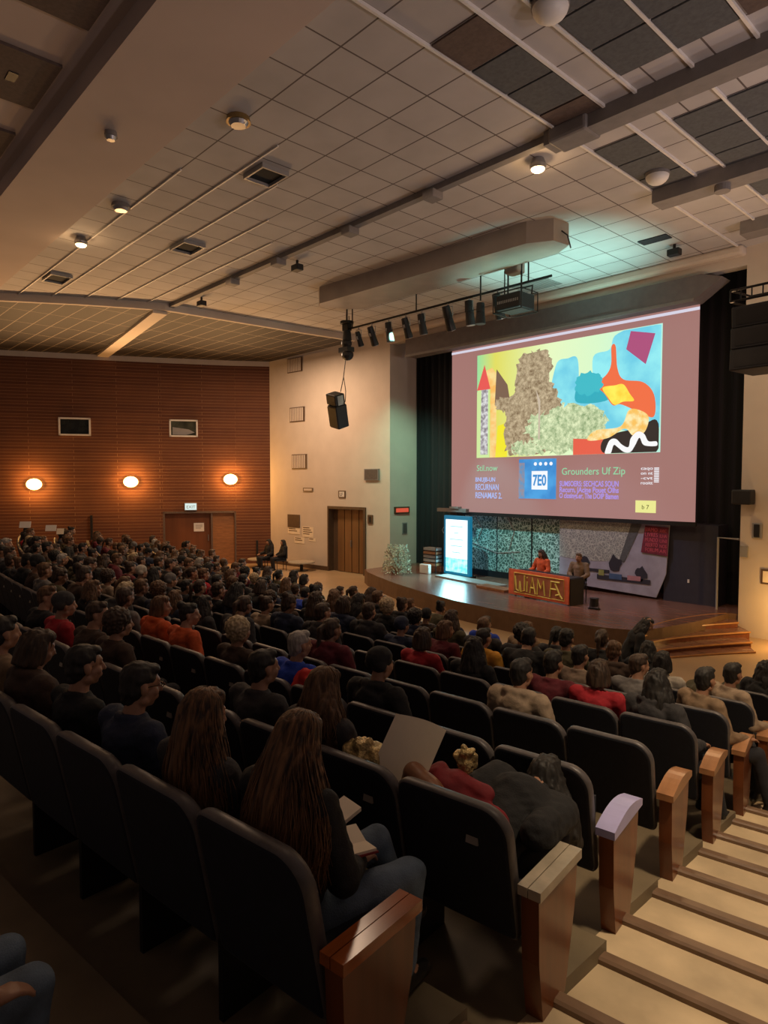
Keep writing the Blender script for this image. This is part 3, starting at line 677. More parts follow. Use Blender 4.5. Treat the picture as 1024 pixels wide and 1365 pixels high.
wv = [(.75, .03), (.77, .11), (.8, .12), (.83, .07), (.86, .05), (.87, .12), (.9, .17), (.93, .15), (.95, .09), (.985, .085), (.985, .05), (.93, .06), (.91, .12), (.89, .06), (.87, .01), (.84, .01), (.81, .05), (.79, .07), (.775, .0), (.75, .0)]
pic('picture_shape', curve(wv), E_('whitewave', (.95, .95, .95)))
# slide lettering
TX = emis('slide_mint', (.30, .75, .42), .9); TV = emis('slide_violet', (.42, .30, .85), .95); TB = emis('slide_bluetext', (.40, .50, .90), .95); TW = emis('slide_whitetext', (.92, .95, 1), 1.0)
text('slide_text', 'Stil.now', .26, TX, scr, (-12.92, -.03, 3.68), width=.78)
for i, s_ in enumerate(('BNUJB-UN', 'RECURNAN', 'RENAMAS 2.')): text('slide_text', s_, (.18, .25, .25)[i], TB, scr, (-12.97, -.03, 3.36 - i * .25), width=(.75, .88, 1.0)[i], bold=.004)
mb = MB(); mb.box(-11.36, -10.14, -.03, -.004, 2.88, 4.0); mb.build('slide_box', emis('slide_blue', (.04, .25, .62), 1, (.07, .36, .75), 2), scr)
mb = MB(); mb.box(-11.36, -11.16, -.034, -.03, 2.9, 3.9); mb.build('slide_box', emis('slide_blue_side', (.12, .28, .50), 1, (.3, .25, .3), 8), scr)
mb = MB(); mb.box(-10.92, -10.4, -.036, -.03, 3.14, 3.66); mb.build('slide_box', TW, scr)
text('slide_text', '7E0', .42, emis('slide_logo_blue', (.05, .28, .65), 1), scr, (-10.88, -.04, 3.26), width=.44, bold=.012)
for i in range(4): mb = MB(); mb.cyl((-10.8 + i * .17, -.038, 3.86), (-10.8 + i * .17, -.03, 3.86), .05, n=12); mb.build('slide_dot', TW, scr)
text('slide_text', 'Grounders Uf Zip', .27, TX, scr, (-9.96, -.03, 3.55), width=1.82)
for i, s_ in enumerate(('SUMSOERS: SECHCAS SOUN', 'Recurn, JAcine Pouet OIhs', 'O closings.er, The DOIP Bamen')): text('slide_text', s_, .2, TV, scr, (-10.02, -.03, 3.24 - i * .16), width=1.72, bold=.004)
mb = MB(); mb.box(-7.84, -7.33, -.03, -.004, 2.60, 2.90); mb.build('slide_box', emis('slide_yellow', (.82, .80, .28), 1), scr)
text('slide_text', 'b 7', .15, emis('slide_darktext', (.1, .1, .02), 1), scr, (-7.68, -.034, 2.69))
for i in range(4): text('slide_text', ('caqo', 'on nt', '-cvt ', 'rooitt')[i], .11, TW, scr, (-7.72, -.03, 3.66 - i * .12), width=.3)
mb = MB()
for i in range(9): mb.box(-7.38, -7.26, -.03, -.024, 3.35 + i * .042, 3.372 + i * .042)
mb.build('slide_bars', TW, scr)
# grey housing above the screen
t = thing('screen_housing', 'long grey boxed housing above the projection screen with pointed right end', 'housing', (0, 15.35, 0))
mb = MB(); mb.prism([(-15.6, 7.45), (-6.35, 7.45), (-5.75, 7.85), (-6.2, 8.0), (-15.6, 8.0)], 0, .48, M=MS); mb.build('box', M['grey'], t)
mb = MB(); mb.box(-15.62, -6.35, -.02, .02, 7.43, 7.5); mb.build('lower_lip', M['beam'], t)
# backdrop
def backmat(name, dark, lite, sc, thin=.06, seed=0):
    m, t_, p = nodes(name); L = t_.links; p.inputs['Roughness'].default_value = .35
    tc = t_.nodes.new('ShaderNodeTexCoord'); mp = t_.nodes.new('ShaderNodeMapping'); mp.inputs['Location'].default_value = (seed, 0, seed)
    L.new(tc.outputs['Object'], mp.inputs[0])
    nz = t_.nodes.new('ShaderNodeTexNoise'); nz.inputs['Scale'].default_value = 3; L.new(mp.outputs[0], nz.inputs['Vector'])
    mx = t_.nodes.new('ShaderNodeMix'); mx.data_type = 'RGBA'; mx.inputs[0].default_value = .25; L.new(mp.outputs[0], mx.inputs[6]); L.new(nz.outputs['Color'], mx.inputs[7])
    v = t_.nodes.new('ShaderNodeTexVoronoi'); v.feature = 'DISTANCE_TO_EDGE'; v.inputs['Scale'].default_value = sc; L.new(mx.outputs[2], v.inputs['Vector'])
    r = t_.nodes.new('ShaderNodeValToRGB'); r.color_ramp.elements[0].color = (*lite, 1); r.color_ramp.elements[1].color = (*dark, 1); r.color_ramp.elements[1].position = thin
    L.new(v.outputs['Distance'], r.inputs[0]); L.new(r.outputs[0], p.inputs['Base Color']); return m
t = thing('stage_backdrop', 'dark green veined backdrop panels under the projection screen', 'backdrop', (0, 16.05, 0))
mb = MB(); mb.box(-13.6, -9.3, 0, .06, .62, 2.45); mb.build('panel', backmat('veined_green', (.07, .15, .125), (.62, .85, .78), 14, .14), t)
mb = MB(); mb.box(-12.35, -12.32, -.01, 0, .62, 2.45); mb.box(-11.1, -11.07, -.02, 0, .62, 2.45); mb.box(-13.6, -9.3, -.01, 0, .45, .64); mb.build('seam', M['black'], t)
mb = MB()
for pts in ([(-13.5, 1.5), (-12.9, 1.35), (-12.35, 1.2), (-11.5, 1.3)], [(-13.2, 2.3), (-12.9, 1.9), (-13.1, 1.5), (-12.7, 1.0)], [(-12.0, 2.4), (-11.7, 1.9), (-11.9, 1.3), (-11.5, .8)]): mb.tube([(x, -.01, z) for x, z in pts], .014, 5)
mb.build('drawn_line', M['pipe'], t)
t = thing('slanted_sheet', 'large greyish lilac sheet leaning on the right of the backdrop', 'sheet', (0, 15.95, 0))
mb = MB(); mb.prism([(-10.1, .6), (-7.35, .5), (-7.12, 1.1), (-7.05, 2.4), (-10.1, 2.4)], 0, .03, M=MS); mb.build('sheet', mat('lilac_sheet', (.36, .35, .43), .6, var=.15, scale=3), t)
mb = MB(); mb.prism([(-10.1, 1.3), (-9.3, 1.25), (-8.4, 1.3), (-8.1, 1.45), (-7.9, 2.35), (-10.1, 2.4)], -.006, 0, M=MS); mb.build('photo_area', backmat('veined_grey', (.28, .29, .28), (.60, .62, .55), 18, .12, 3), t)
mb = MB(); mb.prism([(-8.35, 1.3), (-8.2, 1.3), (-7.75, 2.3), (-8.0, 2.36)], -.012, -.006, M=MS); mb.build('printed_strip', M['darktile'], t)
mb = MB()
for bx, bz, s_ in ((-9.35, 1.2, .16), (-8.45, 1.25, .17), (-7.75, 1.05, .15)): mb.prism([(bx + s_ * a, bz + s_ * b) for a, b in blob(0, 0, 1, 1.2, 14, .5, int(bx * 10))], -.018, -.012, M=MS)
mb.box(-8.95, -7.5, -.018, -.012, .8, .92); mb.box(-9.5, -8.6, -.018, -.012, .98, 1.06); mb.build('printed_shape', M['flat'], t)
mb = MB(); mb.box(-8.9, -8.75, -.024, -.018, .9, 1.05); mb.build('printed_shape', mat('lime_print', (.3, .32, .1), .6), t)
mb = MB(); mb.box(-8.6, -8.25, -.024, -.018, .84, .98); mb.build('printed_shape', mat('blue_print', (.06, .12, .25), .6), t)
mb = MB(); mb.box(-8.1, -7.75, -.024, -.018, .86, .98); mb.build('printed_shape', mat('pink_print', (.45, .22, .25), .6), t)
mb = MB(); mb.prism([(-7.75, 1.6), (-7.08, 1.55), (-7.06, 2.25), (-7.65, 2.28)], -.03, -.02, M=MS); rs = mb.build('red_sign', mat('crimson_sign', (.17, .02, .04), .6, var=.3), t)
mred = mat('crimson_letters', (.60, .10, .14), .6)
for i, s_ in enumerate(('SIAMO', 'LIVRES', 'MUNDO', 'ABERTO', 'FORUM')): text('sign_lettering', s_, .14, mred, rs, (-7.66 + .005 * i, -.034, 2.13 - i * .125), width=.32); text('sign_lettering', ('AVEC', 'ILHA', 'UNI', 'NOS', 'AR')[i], .12, mred, rs, (-7.28, -.034, 2.12 - i * .125), width=.17)
# dark flat on the right with frame
t = thing('stage_flat', 'tall dark blue flat panel right of the backdrop', 'panel', (0, 16.0, 0))
mb = MB(); mb.box(-7.2, -5.95, .02, .6, .45, 2.35); mb.build('panel', M['flat'], t)
mb = MB(); mb.box(-6.62, -6.58, .0, .02, .95, 1.03); mb.build('switch', M['white'], t)
t = thing('pipe_frame', 'thin pale pipe standing in the gap at the right of the stage', 'pipe', (-5.85, 15.75, 0))
mb = MB(); mb.tube([(0, 0, .45), (0, 0, 2.1), (.5, -.15, 2.1)], .025, 8); mb.build('pipe', M['pipe'], t)
# LED totem
t = thing('display_totem', 'glowing white and cyan upright display screen on the stage', 'display', (-13.35, 15.35, .45), D(-6))
mb = MB(); mb.box(-.58, .58, 0, .12, .04, 1.86); mb.build('housing', emis('totem_blue', (.0, .25, .45), .6), t, bevel=.02)
mb = MB(); mb.box(-.48, .48, -.006, 0, .55, 1.74); mb.build('screen', emis('totem_white', (.80, .95, 1), 1.6), t)
mb = MB(); mb.box(-.48, .48, -.006, 0, .12, .55); mb.build('screen_band', emis('totem_teal', (.15, .8, .8), 1.2, (.6, 1, .95), 6), t)
tg = emis('totem_text', (.35, .75, .80), 1)
for i, w_ in enumerate((.55, .2, .6, .5, .36)): mb = MB(); mb.box(-w_ / 2, w_ / 2, -.01, -.006, 1.52 - i * .2, 1.545 - i * .2); mb.build('screen_line', tg, t)
mb = MB(); mb.box(-.62, .62, -.12, .25, 0, .04); mb.build('foot', M['blackmetal'], t)
light('totem_glow', 'AREA', (-13.4, 15.15, 1.5), 60, (.35, .88, 1), 1.0, target=(-13.7, 12.5, .9), sy=1.5)
mb = MB(); mb.box(-1.3, 1.3, -.3, .22, 0, .05); tag(mb.build('floor_board', M['pipe'], loc=(-12.4, 14.88, .45), rot=(0, 0, D(-9)), bevel=.01), 'long pale board lying on the stage in front of the totem', 'board')
mb = MB(); mb.box(-.55, .55, -.2, .2, 0, .07); tag(mb.build('wooden_plank', M['woodtop'], loc=(-11.0, 14.25, .45), rot=(0, 0, D(-9)), bevel=.01), 'wooden plank lying left of the red desk banner', 'plank')
# desk with banner
t = thing('panel_desk', 'speakers desk with an orange graffiti banner across its front', 'desk', (-9.3, 13.75, .45), D(-8))
mb = MB(); mb.box(-.95, .95, .03, .5, .6, .64); mb.build('tabletop', M['black'], t)
mb = MB(); mb.box(.9, .98, .02, .5, .0, .62); mb.build('side_cloth', M['black'], t)
for x in (-.88, .86):
    for y in (.1, .44): mb = MB(); mb.box(x, x + .04, y, y + .04, 0, .6); mb.build('leg', M['blackmetal'], t)
bn = MB(); bn.box(-.98, .95, -.02, .02, .03, .68); bn = bn.build('banner', mat('orange_banner', (.80, .17, .07), .6, var=.15), t)
mb = MB(); mb.box(-.78, .82, -.026, -.02, .1, .6); mb.build('banner_field', mat('brown_field', (.40, .14, .06), .6, var=.2), bn)
my = mat('yellow_letters', (.85, .75, .15), .6)
mb = MB()
for pts in ([(-.74, .52), (-.7, .18), (-.6, .14), (-.58, .4)], [(-.58, .4), (-.54, .14), (-.42, .18), (-.42, .56)], [(-.34, .16), (-.33, .42)], [(-.34, .5), (-.33, .53)], [(-.24, .14), (-.16, .54), (-.06, .14)], [(-.22, .28), (-.09, .28)],
            [(.0, .14), (.02, .52), (.12, .3), (.2, .5), (.24, .14)], [(.4, .14), (.44, .52), (.7, .52)], [(.42, .34), (.6, .34)], [(.56, .48), (.72, .2), (.78, .14)], [(.58, .2), (.7, .24)]):
    mb.tube([(x, -.03, z) for x, z in pts], .022, 5)
mb.build('banner_lettering', my, bn)
mb = MB(); mb.tube([(-.78, -.028, .6), (.82, -.028, .6), (.84, -.028, .1), (-.78, -.028, .1), (-.78, -.028, .6)], .009, 5); mb.build('banner_outline', my, bn)
t = thing('added_uplight', 'small black added uplight on the stage right of the desk', 'spotlight', (-7.75, 13.7, .45))  # made-up housing for the added cyan ceiling light
mb = MB(); mb.cyl((0, 0, .06), (0, 0, .26), .08, .1, 16); mb.build('housing', M['black'], t); mb = MB(); mb.box(-.12, .12, -.06, .06, 0, .03); mb.tube([(-.11, 0, .03), (-.11, 0, .15), (.11, 0, .15), (.11, 0, .03)], .012, 5); mb.build('yoke', M['blackmetal'], t)
# equipment rack, AV shelf, pot
t = thing('equipment_rack', 'small rack of stacked boxes between the plant and the totem', 'rack', (-14.35, 15.35, .45))
for x in (-.28, .26):
    for y in (-.15, .15): mb = MB(); mb.box(x, x + .02, y, y + .02, 0, .85); mb.build('leg', M['blackmetal'], t)
for i in range(5): mb = MB(); mb.box(-.26, .26, -.15, .15, .25 + i * .12, .33 + i * .12); mb.build('shelf', [M['woodtop'], M['pipe'], M['beam'], M['leather'], M['pipe']][i], t)
mb = MB(); mb.box(-.3, .1, -.3, -.16, 0, .3); tag(mb.build('storage_box', M['white'], loc=(-14.3, 15.3, .45), bevel=.03), 'small white box on the stage floor by the rack', 'box')
t = thing('projector_shelf', 'dark gadget bar hanging just above the totem', 'equipment', (-13.6, 15.6, 2.46))
mb = MB(); mb.box(-.75, .45, -.05, .1, -.05, .06); mb.build('bar', M['beam'], t); mb = MB(); mb.box(-.2, .15, -.08, .1, .06, .12); mb.build('unit', M['pipe'], t)
mb = MB(); mb.box(-.02, .02, .06, .09, -2.01, -.04); mb.build('pole', M['blackmetal'], t)
t = thing('music_stand', 'thin wire stand behind the rack next to the totem', 'stand', (-14.15, 15.8, .45))
mb = MB(); mb.tube([(0, 0, 0), (0, 0, 1.4)], .015, 6); mb.build('pole', M['pipe'], t); mb = MB(); mb.tube([(.2 * math.cos(a / 8 * PI * 2), 0, 1.35 + .12 * math.sin(a / 8 * PI * 2)) for a in range(9)], .012, 6); mb.build('ring', M['pipe'], t)
t = thing('potted_shrub', 'large leafy shrub in a pot at the left end of the stage', 'plant', (-14.95, 14.35, .45))
mb = MB(); mb.cyl((0, 0, 0), (0, 0, .25), .17, .22, 20); mb.build('pot', M['leather'], t)
mb = MB()
for i in range(9): a = i * 2.4; mb.tube([(0, 0, .2), (.15 * math.cos(a), .15 * math.sin(a), .5), (.35 * math.cos(a), .35 * math.sin(a), .75)], .01, 5)
mb.build('stem', M['leather'], t)
mb = MB(); rnd = random.Random(4)
for i in range(1500):
    a = rnd.random() * 2 * PI; q = rnd.random() ** .5; zz = rnd.random(); r = .52 * q * (1 - .35 * zz) + .03
    c = Vector((r * math.cos(a), r * math.sin(a) * .8, .05 + .85 * zz)); d = Vector((rnd.gauss(0, 1), rnd.gauss(0, 1), rnd.gauss(.3, .7))).normalized(); e = d.orthogonal().normalized()
    L_ = .062; mb.add([c, c + d * L_ * .5 + e * .02, c + d * L_, c + d * L_ * .5 - e * .02], [(0, 1, 2, 3)])
mb.build('foliage', mat('pale_leaves', (.50, .54, .38), .5, var=.8, scale=14), t)
mb = MB(); mb.tube([(-.35, 0, 0), (-.3, 0, .16), (-.1, 0, .22), (.15, 0, .18), (.3, 0, 0)], .02, 6)
tag(mb.build('hose_loop', M['beam'], loc=(-15.85, 14.9, .47)), 'thin looped hose at the left corner of the stage', 'hose')

# ================================================================ RIGGING
t = thing('ceiling_cloud', 'long wedge-shaped board hung under the ceiling above the light pipe', 'ceiling panel', (0, 0, 0))
pl = [(-14.2, 10.75), (-13.9, 10.55), (-7.7, 10.85), (-7.25, 11.1), (-7.2, 11.55), (-7.6, 11.8), (-13.6, 11.75)]
mb = MB(); mb.prism(pl, 7.98, 8.4); mb.build('board', M['cloud'], t)
mb = MB(); mb.tube([(-7.2, 11.3, 8.2), (-7.1, 11.35, 8.1), (-7.12, 11.5, 7.9)], .015, 5); mb.build('cable', M['black'], t)
t = thing('lighting_pipe', 'long black lighting pipe hanging under the ceiling before the stage', 'pipe', (0, 12.5, 0))
mb = MB(); mb.tube([(-15.2, 0, 7.82), (-8.2, 0, 7.82)], .03, 8); mb.build('pipe', M['blackmetal'], t)
mb = MB(); mb.tube([(-15.0, .2, 7.9), (-13, .18, 7.86), (-11, .2, 7.92), (-8.4, .18, 7.86)], .012, 5); mb.build('cable', M['black'], t)
for x in (-14.9, -12.3, -8.8): mb = MB(); mb.tube([(x, 0, 7.82), (x, 0, 8.4)], .018, 6); mb.build('hanger', M['blackmetal'], t)
names = ['first', 'second', 'third', 'fourth', 'fifth', 'sixth', 'seventh', 'eighth', 'ninth']
for i, (x, dz, sc_, tl) in enumerate(((-14.62, 0, .8, 8), (-14.05, .0, 1, 10), (-13.35, .02, 1, -8), (-12.68, .0, 1, 6), (-12.1, .02, 1, -5), (-11.2, .04, 1.15, 8), (-10.5, .1, 1.1, -10), (-9.65, 0, 1.1, 5))):
    sc_ *= 1.22
    t = thing('stage_light', 'black stage light on the pipe, %s from the left' % names[i], 'stage light', (x, 12.5, 7.8), D(tl), 'stage lights on the pipe')
    mb = MB(); mb.tube([(0, 0, .02), (0, 0, -.08)], .02, 6); mb.tube([(-.1 * sc_, 0, -.3), (-.1 * sc_, 0, -.08), (.1 * sc_, 0, -.08), (.1 * sc_, 0, -.3)], .012, 5); mb.build('yoke', M['silver'], t)
    R_ = Matrix.Translation((0, 0, -.28)) @ Matrix.Rotation(D(18 + tl), 4, 'X')
    mb = MB(); mb.cyl((0, 0, .16 * sc_), (0, 0, -.05), .07 * sc_, .085 * sc_, 14, M=R_); mb.cyl((0, 0, -.05), (0, 0, -.27 * sc_), .075 * sc_, .09 * sc_, 14, M=R_); mb.build('housing', M['black'], t, smooth=False, bevel=.008)
    mb = MB(); mb.cyl((0, 0, -.27 * sc_), (0, 0, -.28 * sc_), .08 * sc_, n=14, M=R_); mb.build('lens', M['silver'], t)
    mb = MB(); mb.box(-.03, .03, -.1, -.08, -.05, .04, M=R_); mb.build('label_plate', M['pipe'], t)
# left cluster: moving heads one under the other
t = thing('moving_head_cluster', 'cluster of black moving lights at the left end of the pipe', 'stage light', (-15.15, 12.5, 7.0))
mb = MB(); mb.tube([(0, 0, 1.4), (0, 0, .1)], .025, 6); mb.tube([(-.1, .06, 1.3), (-.1, .06, .3)], .012, 5); mb.tube([(.09, 0, 1.2), (.12, 0, .8), (.05, 0, .4)], .012, 5); mb.build('pole', M['blackmetal'], t)
mb = MB(); mb.cyl((0, 0, .98), (0, 0, 1.05), .2, n=18); mb.box(-.12, .12, -.08, .08, .78, .98); mb.build('clamp', M['blackmetal'], t)
mb = MB(); mb.cyl((0, 0, .5), (0, 0, .78), .14, .11, 14); mb.ell((-.02, 0, .42), (.17, .15, .16), 14); mb.build('upper_head', M['black'], t)
mb = MB(); mb.box(-.24, .18, -.13, .13, .16, .3); mb.ell((.02, 0, .08), (.2, .17, .17), 14); mb.build('lower_head', M['black'], t)
mb = MB(); mb.tube([(-.35, 0, .3), (-.2, 0, .25)], .04, 6); mb.build('handle', M['blackmetal'], t)
t = thing('hanging_speaker', 'black loudspeaker hanging on a cable before the pale wall', 'speaker', (-15.15, 12.35, 5.9))
mb = MB(); mb.tube([(0, .1, 1.05), (-.05, .05, .5), (-.12, 0, .1)], .014, 5); mb.tube([(-.04, .05, .55), (.12, 0, .1), (.1, 0, -.2), (0, 0, -.25)], .012, 5); mb.build('cable', M['black'], t)
R_ = Matrix.Translation((-.3, 0, -.25)) @ Matrix.Rotation(D(14), 4, 'Y') @ Matrix.Rotation(D(20), 4, 'X')
mb = MB(); mb.box(-.22, .22, -.2, .2, -.7, 0, M=R_); mb.box(-.26, .2, -.18, .18, 0, .33, M=R_); mb.build('cabinet', M['black'], t, bevel=.03)
mb = MB(); mb.box(-.2, .2, -.215, -.2, -.66, -.05, M=R_); mb.build('grille', M['blackmetal'], t)
mb = MB(); mb.box(.205, .22, -.1, .1, .02, .3, M=R_); mb.build('bracket', M['silver'], t)
t = thing('hanging_light', 'black spotlight hanging on a long thin rod from the board', 'stage light', (-9.75, 12.0, 7.15))
mb = MB(); mb.tube([(0, 0, 1.25), (0, 0, .35)], .018, 6); mb.build('rod', M['blackmetal'], t)
mb = MB(); mb.cyl((0, 0, .3), (0, 0, .08), .09, .1, 14); mb.cyl((0, 0, .08), (0, 0, -.18), .1, .12, 14); mb.build('housing', M['black'], t, bevel=.01)
t = thing('ceiling_projector', 'black video projector in a cage at the right end of the pipe', 'projector', (-8.95, 12.2, 7.35))
mb = MB()
for x in (-.18, .18): mb.tube([(x, 0, 1.05), (x, 0, .2)], .02, 6)
mb.tube([(-.35, .1, 1.05), (-.35, .1, .1)], .015, 5); mb.build('pole', M['blackmetal'], t)
mb = MB(); mb.box(-.18, .18, -.15, .15, .6, .95); mb.build('motor_box', M['cloud'], t, bevel=.05)
mb = MB(); mb.box(-.3, .34, -.28, .28, -.2, .14); mb.build('projector_body', M['black'], t, bevel=.03)
mb = MB()
for z in (-.24, .18): mb.tube([(-.36, -.3, z), (.4, -.3, z), (.4, .3, z), (-.36, .3, z), (-.36, -.3, z)], .014, 5)
for x, y in ((-.36, -.3), (.4, -.3), (.4, .3), (-.36, .3)): mb.tube([(x, y, -.24), (x, y, .18)], .014, 5)
mb.tube([(.4, -.3, .16), (.68, -.3, .16), (.66, -.3, -.02)], .02, 5); mb.build('cage', M['blackmetal'], t)
mb = MB()
for i in range(12): mb.box(-.26 + i * .048, -.235 + i * .048, -.285, -.28, -.06, .0)
mb.build('vent_slot', M['pipe'], t)
mb = MB(); mb.cyl((.1, .28, -.02), (.1, .36, -.02), .08, n=16); mb.build('lens', M['silver'], t)
# line array at the right edge
t = thing('line_array_speaker', 'big black line array loudspeaker hanging at the right edge', 'speaker', (-3.72, 12.0, 5.15), D(-5))
for i in range(3):
    mb = MB(); a = D(-3 + i * 4); R_ = Matrix.Translation((0, .03 * i, .05 + .37 * i)) @ Matrix.Rotation(a, 4, 'X')
    mb.prism([(-.52, -.3), (.6, -.3), (.5, .35), (-.42, .35)], 0, .35, M=R_); cb = mb.build('cabinet', M['black'], t, bevel=.02)
    mb = MB(); mb.box(-.44, .5, -.31, -.302, .05, .3, M=R_); mb.build('grille', M['blackmetal'], cb)
mb = MB()
for z in (1.2, 1.38): mb.tube([(-.52, -.3, z), (.55, -.3, z), (.5, .3, z), (-.45, .3, z), (-.52, -.3, z)], .02, 6)
for i in range(7): mb.tube([(-.52 + .17 * i, -.3, 1.2), (-.52 + .17 * i, -.3, 1.38)], .012, 5)
mb.tube([(0, 0, 1.3), (0, 0, 3.25)], .02, 6); mb.build('fly_frame', M['blackmetal'], t)
# floor lamp off to the right of the stairs
t = thing('stair_floor_lamp', 'small floor lamp lighting the pale wall right of the stairs', 'lamp', (-4.1, 14.55, 0))
mb = MB(); mb.cyl((0, 0, 0), (0, 0, .5), .08, .06, 14); mb.build('body', M['black'], t)
# ================================================================ SEATS
PITCH = .555
def seat_pos(k, j):
    R = Rk(k); th = math.asin((xe(k) - XC) / R) - (.31 + PITCH * j) / R
    return Vector((XC + R * math.sin(th), YC - R * math.cos(th), zk(k))), th
ORD = ['zeroth', 'first', 'second', 'third', 'fourth', 'fifth', 'sixth', 'seventh', 'eighth', 'ninth', 'tenth', 'eleventh', 'twelfth', 'thirteenth', 'fourteenth', 'fifteenth', 'sixteenth', 'seventeenth', 'eighteenth', 'nineteenth', 'twentieth']
for t_, b_ in (('twenty', 20), ('thirty', 30)):
    if b_ == 30: ORD.append('thirtieth')
    for u in range(1, 10): ORD.append(t_ + '-' + ORD[u])
ROWN = {1: 'nearest row', 2: 'second nearest row', 3: 'third nearest row', 4: 'fourth nearest row', 5: 'fifth nearest row', 6: 'fourth row from stage', 7: 'third row from stage', 8: 'second row from stage', 9: 'front row', 0: 'row behind the nearest'}
def backrest_mesh():
    # outline in (x, h), lofted through the thickness with a soft edge; leaning back towards the top
    W = .272; pts = []
    def corner(cx, cz, r, a0, a1, n=5):
        for i in range(n + 1): a = a0 + (a1 - a0) * i / n; pts.append((cx + r * math.cos(a), cz + r * math.sin(a)))
    corner(W - .03, .31, .03, -PI / 2, 0, 3); corner(W - .12, .735, .12, 0, PI / 2 * .92, 7)
    corner(-W + .055, .80, .055, PI / 2, PI, 5); corner(-W + .03, .31, .03, PI, 1.5 * PI, 3)
    cx, cz = 0, .56; mb = MB(); rings = []
    def ring(off, ins):
        out = []
        for x, z in pts:
            dx, dz = x - cx, z - cz; L = math.hypot(dx, dz); q = (L - ins) / L
            zz = cz + dz * q; out.append((cx + dx * q, off + (.86 - zz) * .2, zz))
        return out
    lay = [(.0, .03), (.004, .012), (.014, .0), (.045, .0), (.062, .008), (.075, .03), (.085, .08)]
    n = len(pts); vs = []
    for o, i_ in lay: vs += ring(o, i_)
    fs = []; ms = []
    for a in range(len(lay) - 1):
        for k in range(n): fs.append((a * n + k, a * n + (k + 1) % n, (a + 1) * n + (k + 1) % n, (a + 1) * n + k)); ms.append(1 if 0 < a < 4 else 0)
    fs.append(tuple(range(n - 1, -1, -1))); ms.append(0); fs.append(tuple(range((len(lay) - 1) * n, len(lay) * n))); ms.append(0)
    me = bpy.data.meshes.new('backrest'); me.from_pydata(vs, [], fs); me.materials.append(M['seat']); me.materials.append(M['seatedge'])
    me.polygons.foreach_set('material_index', ms); me.polygons.foreach_set('use_smooth', [True] * (len(fs) - 2) + [False, False]); me.update(); return me
ME = {'back': backrest_mesh()}
mb = MB(); mb.box(-.235, .235, .15, .56, .36, .43); ME['pan_down'] = mb.mesh('seat_pan', [M['seat']])
mb = MB(); mb.box(-.225, .225, .15, .23, .38, .64); ME['pan_up'] = mb.mesh('seat_pan', [M['seat']])
mb = MB(); mb.box(.262, .293, .08, .44, .54, .575); mb.box(.265, .29, .12, .38, .0, .54); ME['arm'] = mb.mesh('armrest', [M['black']])
mb = MB(); mb.box(-.025, .03, -.008, .004, -.016, .016); ME['plate'] = mb.mesh('number_plate', [M['plate']])
def end_panel(top, curved):
    mb = MB(); x0, x1 = .30, .375
    prof = [(.16, 0), (.34, 0), (.43, .33), (.45, .52), (.08, .52), (.09, .25), (.13, .0)]
    mb.add([(x0, y, z) for y, z in prof] + [(x1, y, z) for y, z in prof], [tuple(range(7)), tuple(range(13, 6, -1))] + [(i, i + 7, (i + 1) % 7 + 7, (i + 1) % 7) for i in range(7)])
    a = mb.mesh('side_panel', [M['wood']])
    mb = MB()
    if curved:
        n = 8; vs = []
        for i in range(n + 1):
            u = i / n; y = .06 + .42 * u; z = .56 + .05 * math.sin(u * PI * .9); vs += [(x0 - .012, y, .52 + .02 * u), (x1 + .012, y, .52 + .02 * u), (x1 + .012, y, z), (x0 - .012, y, z)]
        fs = []
        for i in range(n):
            b = 4 * i; fs += [(b, b + 4, b + 5, b + 1), (b + 1, b + 5, b + 6, b + 2), (b + 2, b + 6, b + 7, b + 3), (b + 3, b + 7, b + 4, b)]
        fs += [(0, 1, 2, 3), (4 * n + 3, 4 * n + 2, 4 * n + 1, 4 * n)]; mb.add(vs, fs)
    else:
        mb.box(x0 - .012, x0 + .03, .07, .47, .52, .56); mb.box(x0 + .034, x1 + .012, .07, .47, .52, .56)
    b = mb.mesh('armrest_top', [M[top]]); return a, b
PAN = {1: end_panel('woodred', False), 2: end_panel('woodpale', False), 3: end_panel('lilac', True), 4: end_panel('woodtop', True)}
def make_seat(k, j, up, detail):
    p, th = seat_pos(k, j)
    lab = ('folded-up' if up else 'dark blue') + ' auditorium seat, %s from the right aisle, %s' % (ORD[j + 1], ROWN[k])
    t = thing('auditorium_seat', lab, 'seat', p, th, 'seats of the auditorium rows')
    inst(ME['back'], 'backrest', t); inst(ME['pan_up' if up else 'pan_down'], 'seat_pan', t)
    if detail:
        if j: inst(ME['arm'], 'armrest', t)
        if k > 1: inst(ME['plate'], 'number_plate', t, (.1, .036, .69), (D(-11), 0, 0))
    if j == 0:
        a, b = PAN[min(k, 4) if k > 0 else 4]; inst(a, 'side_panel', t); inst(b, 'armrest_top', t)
    return t

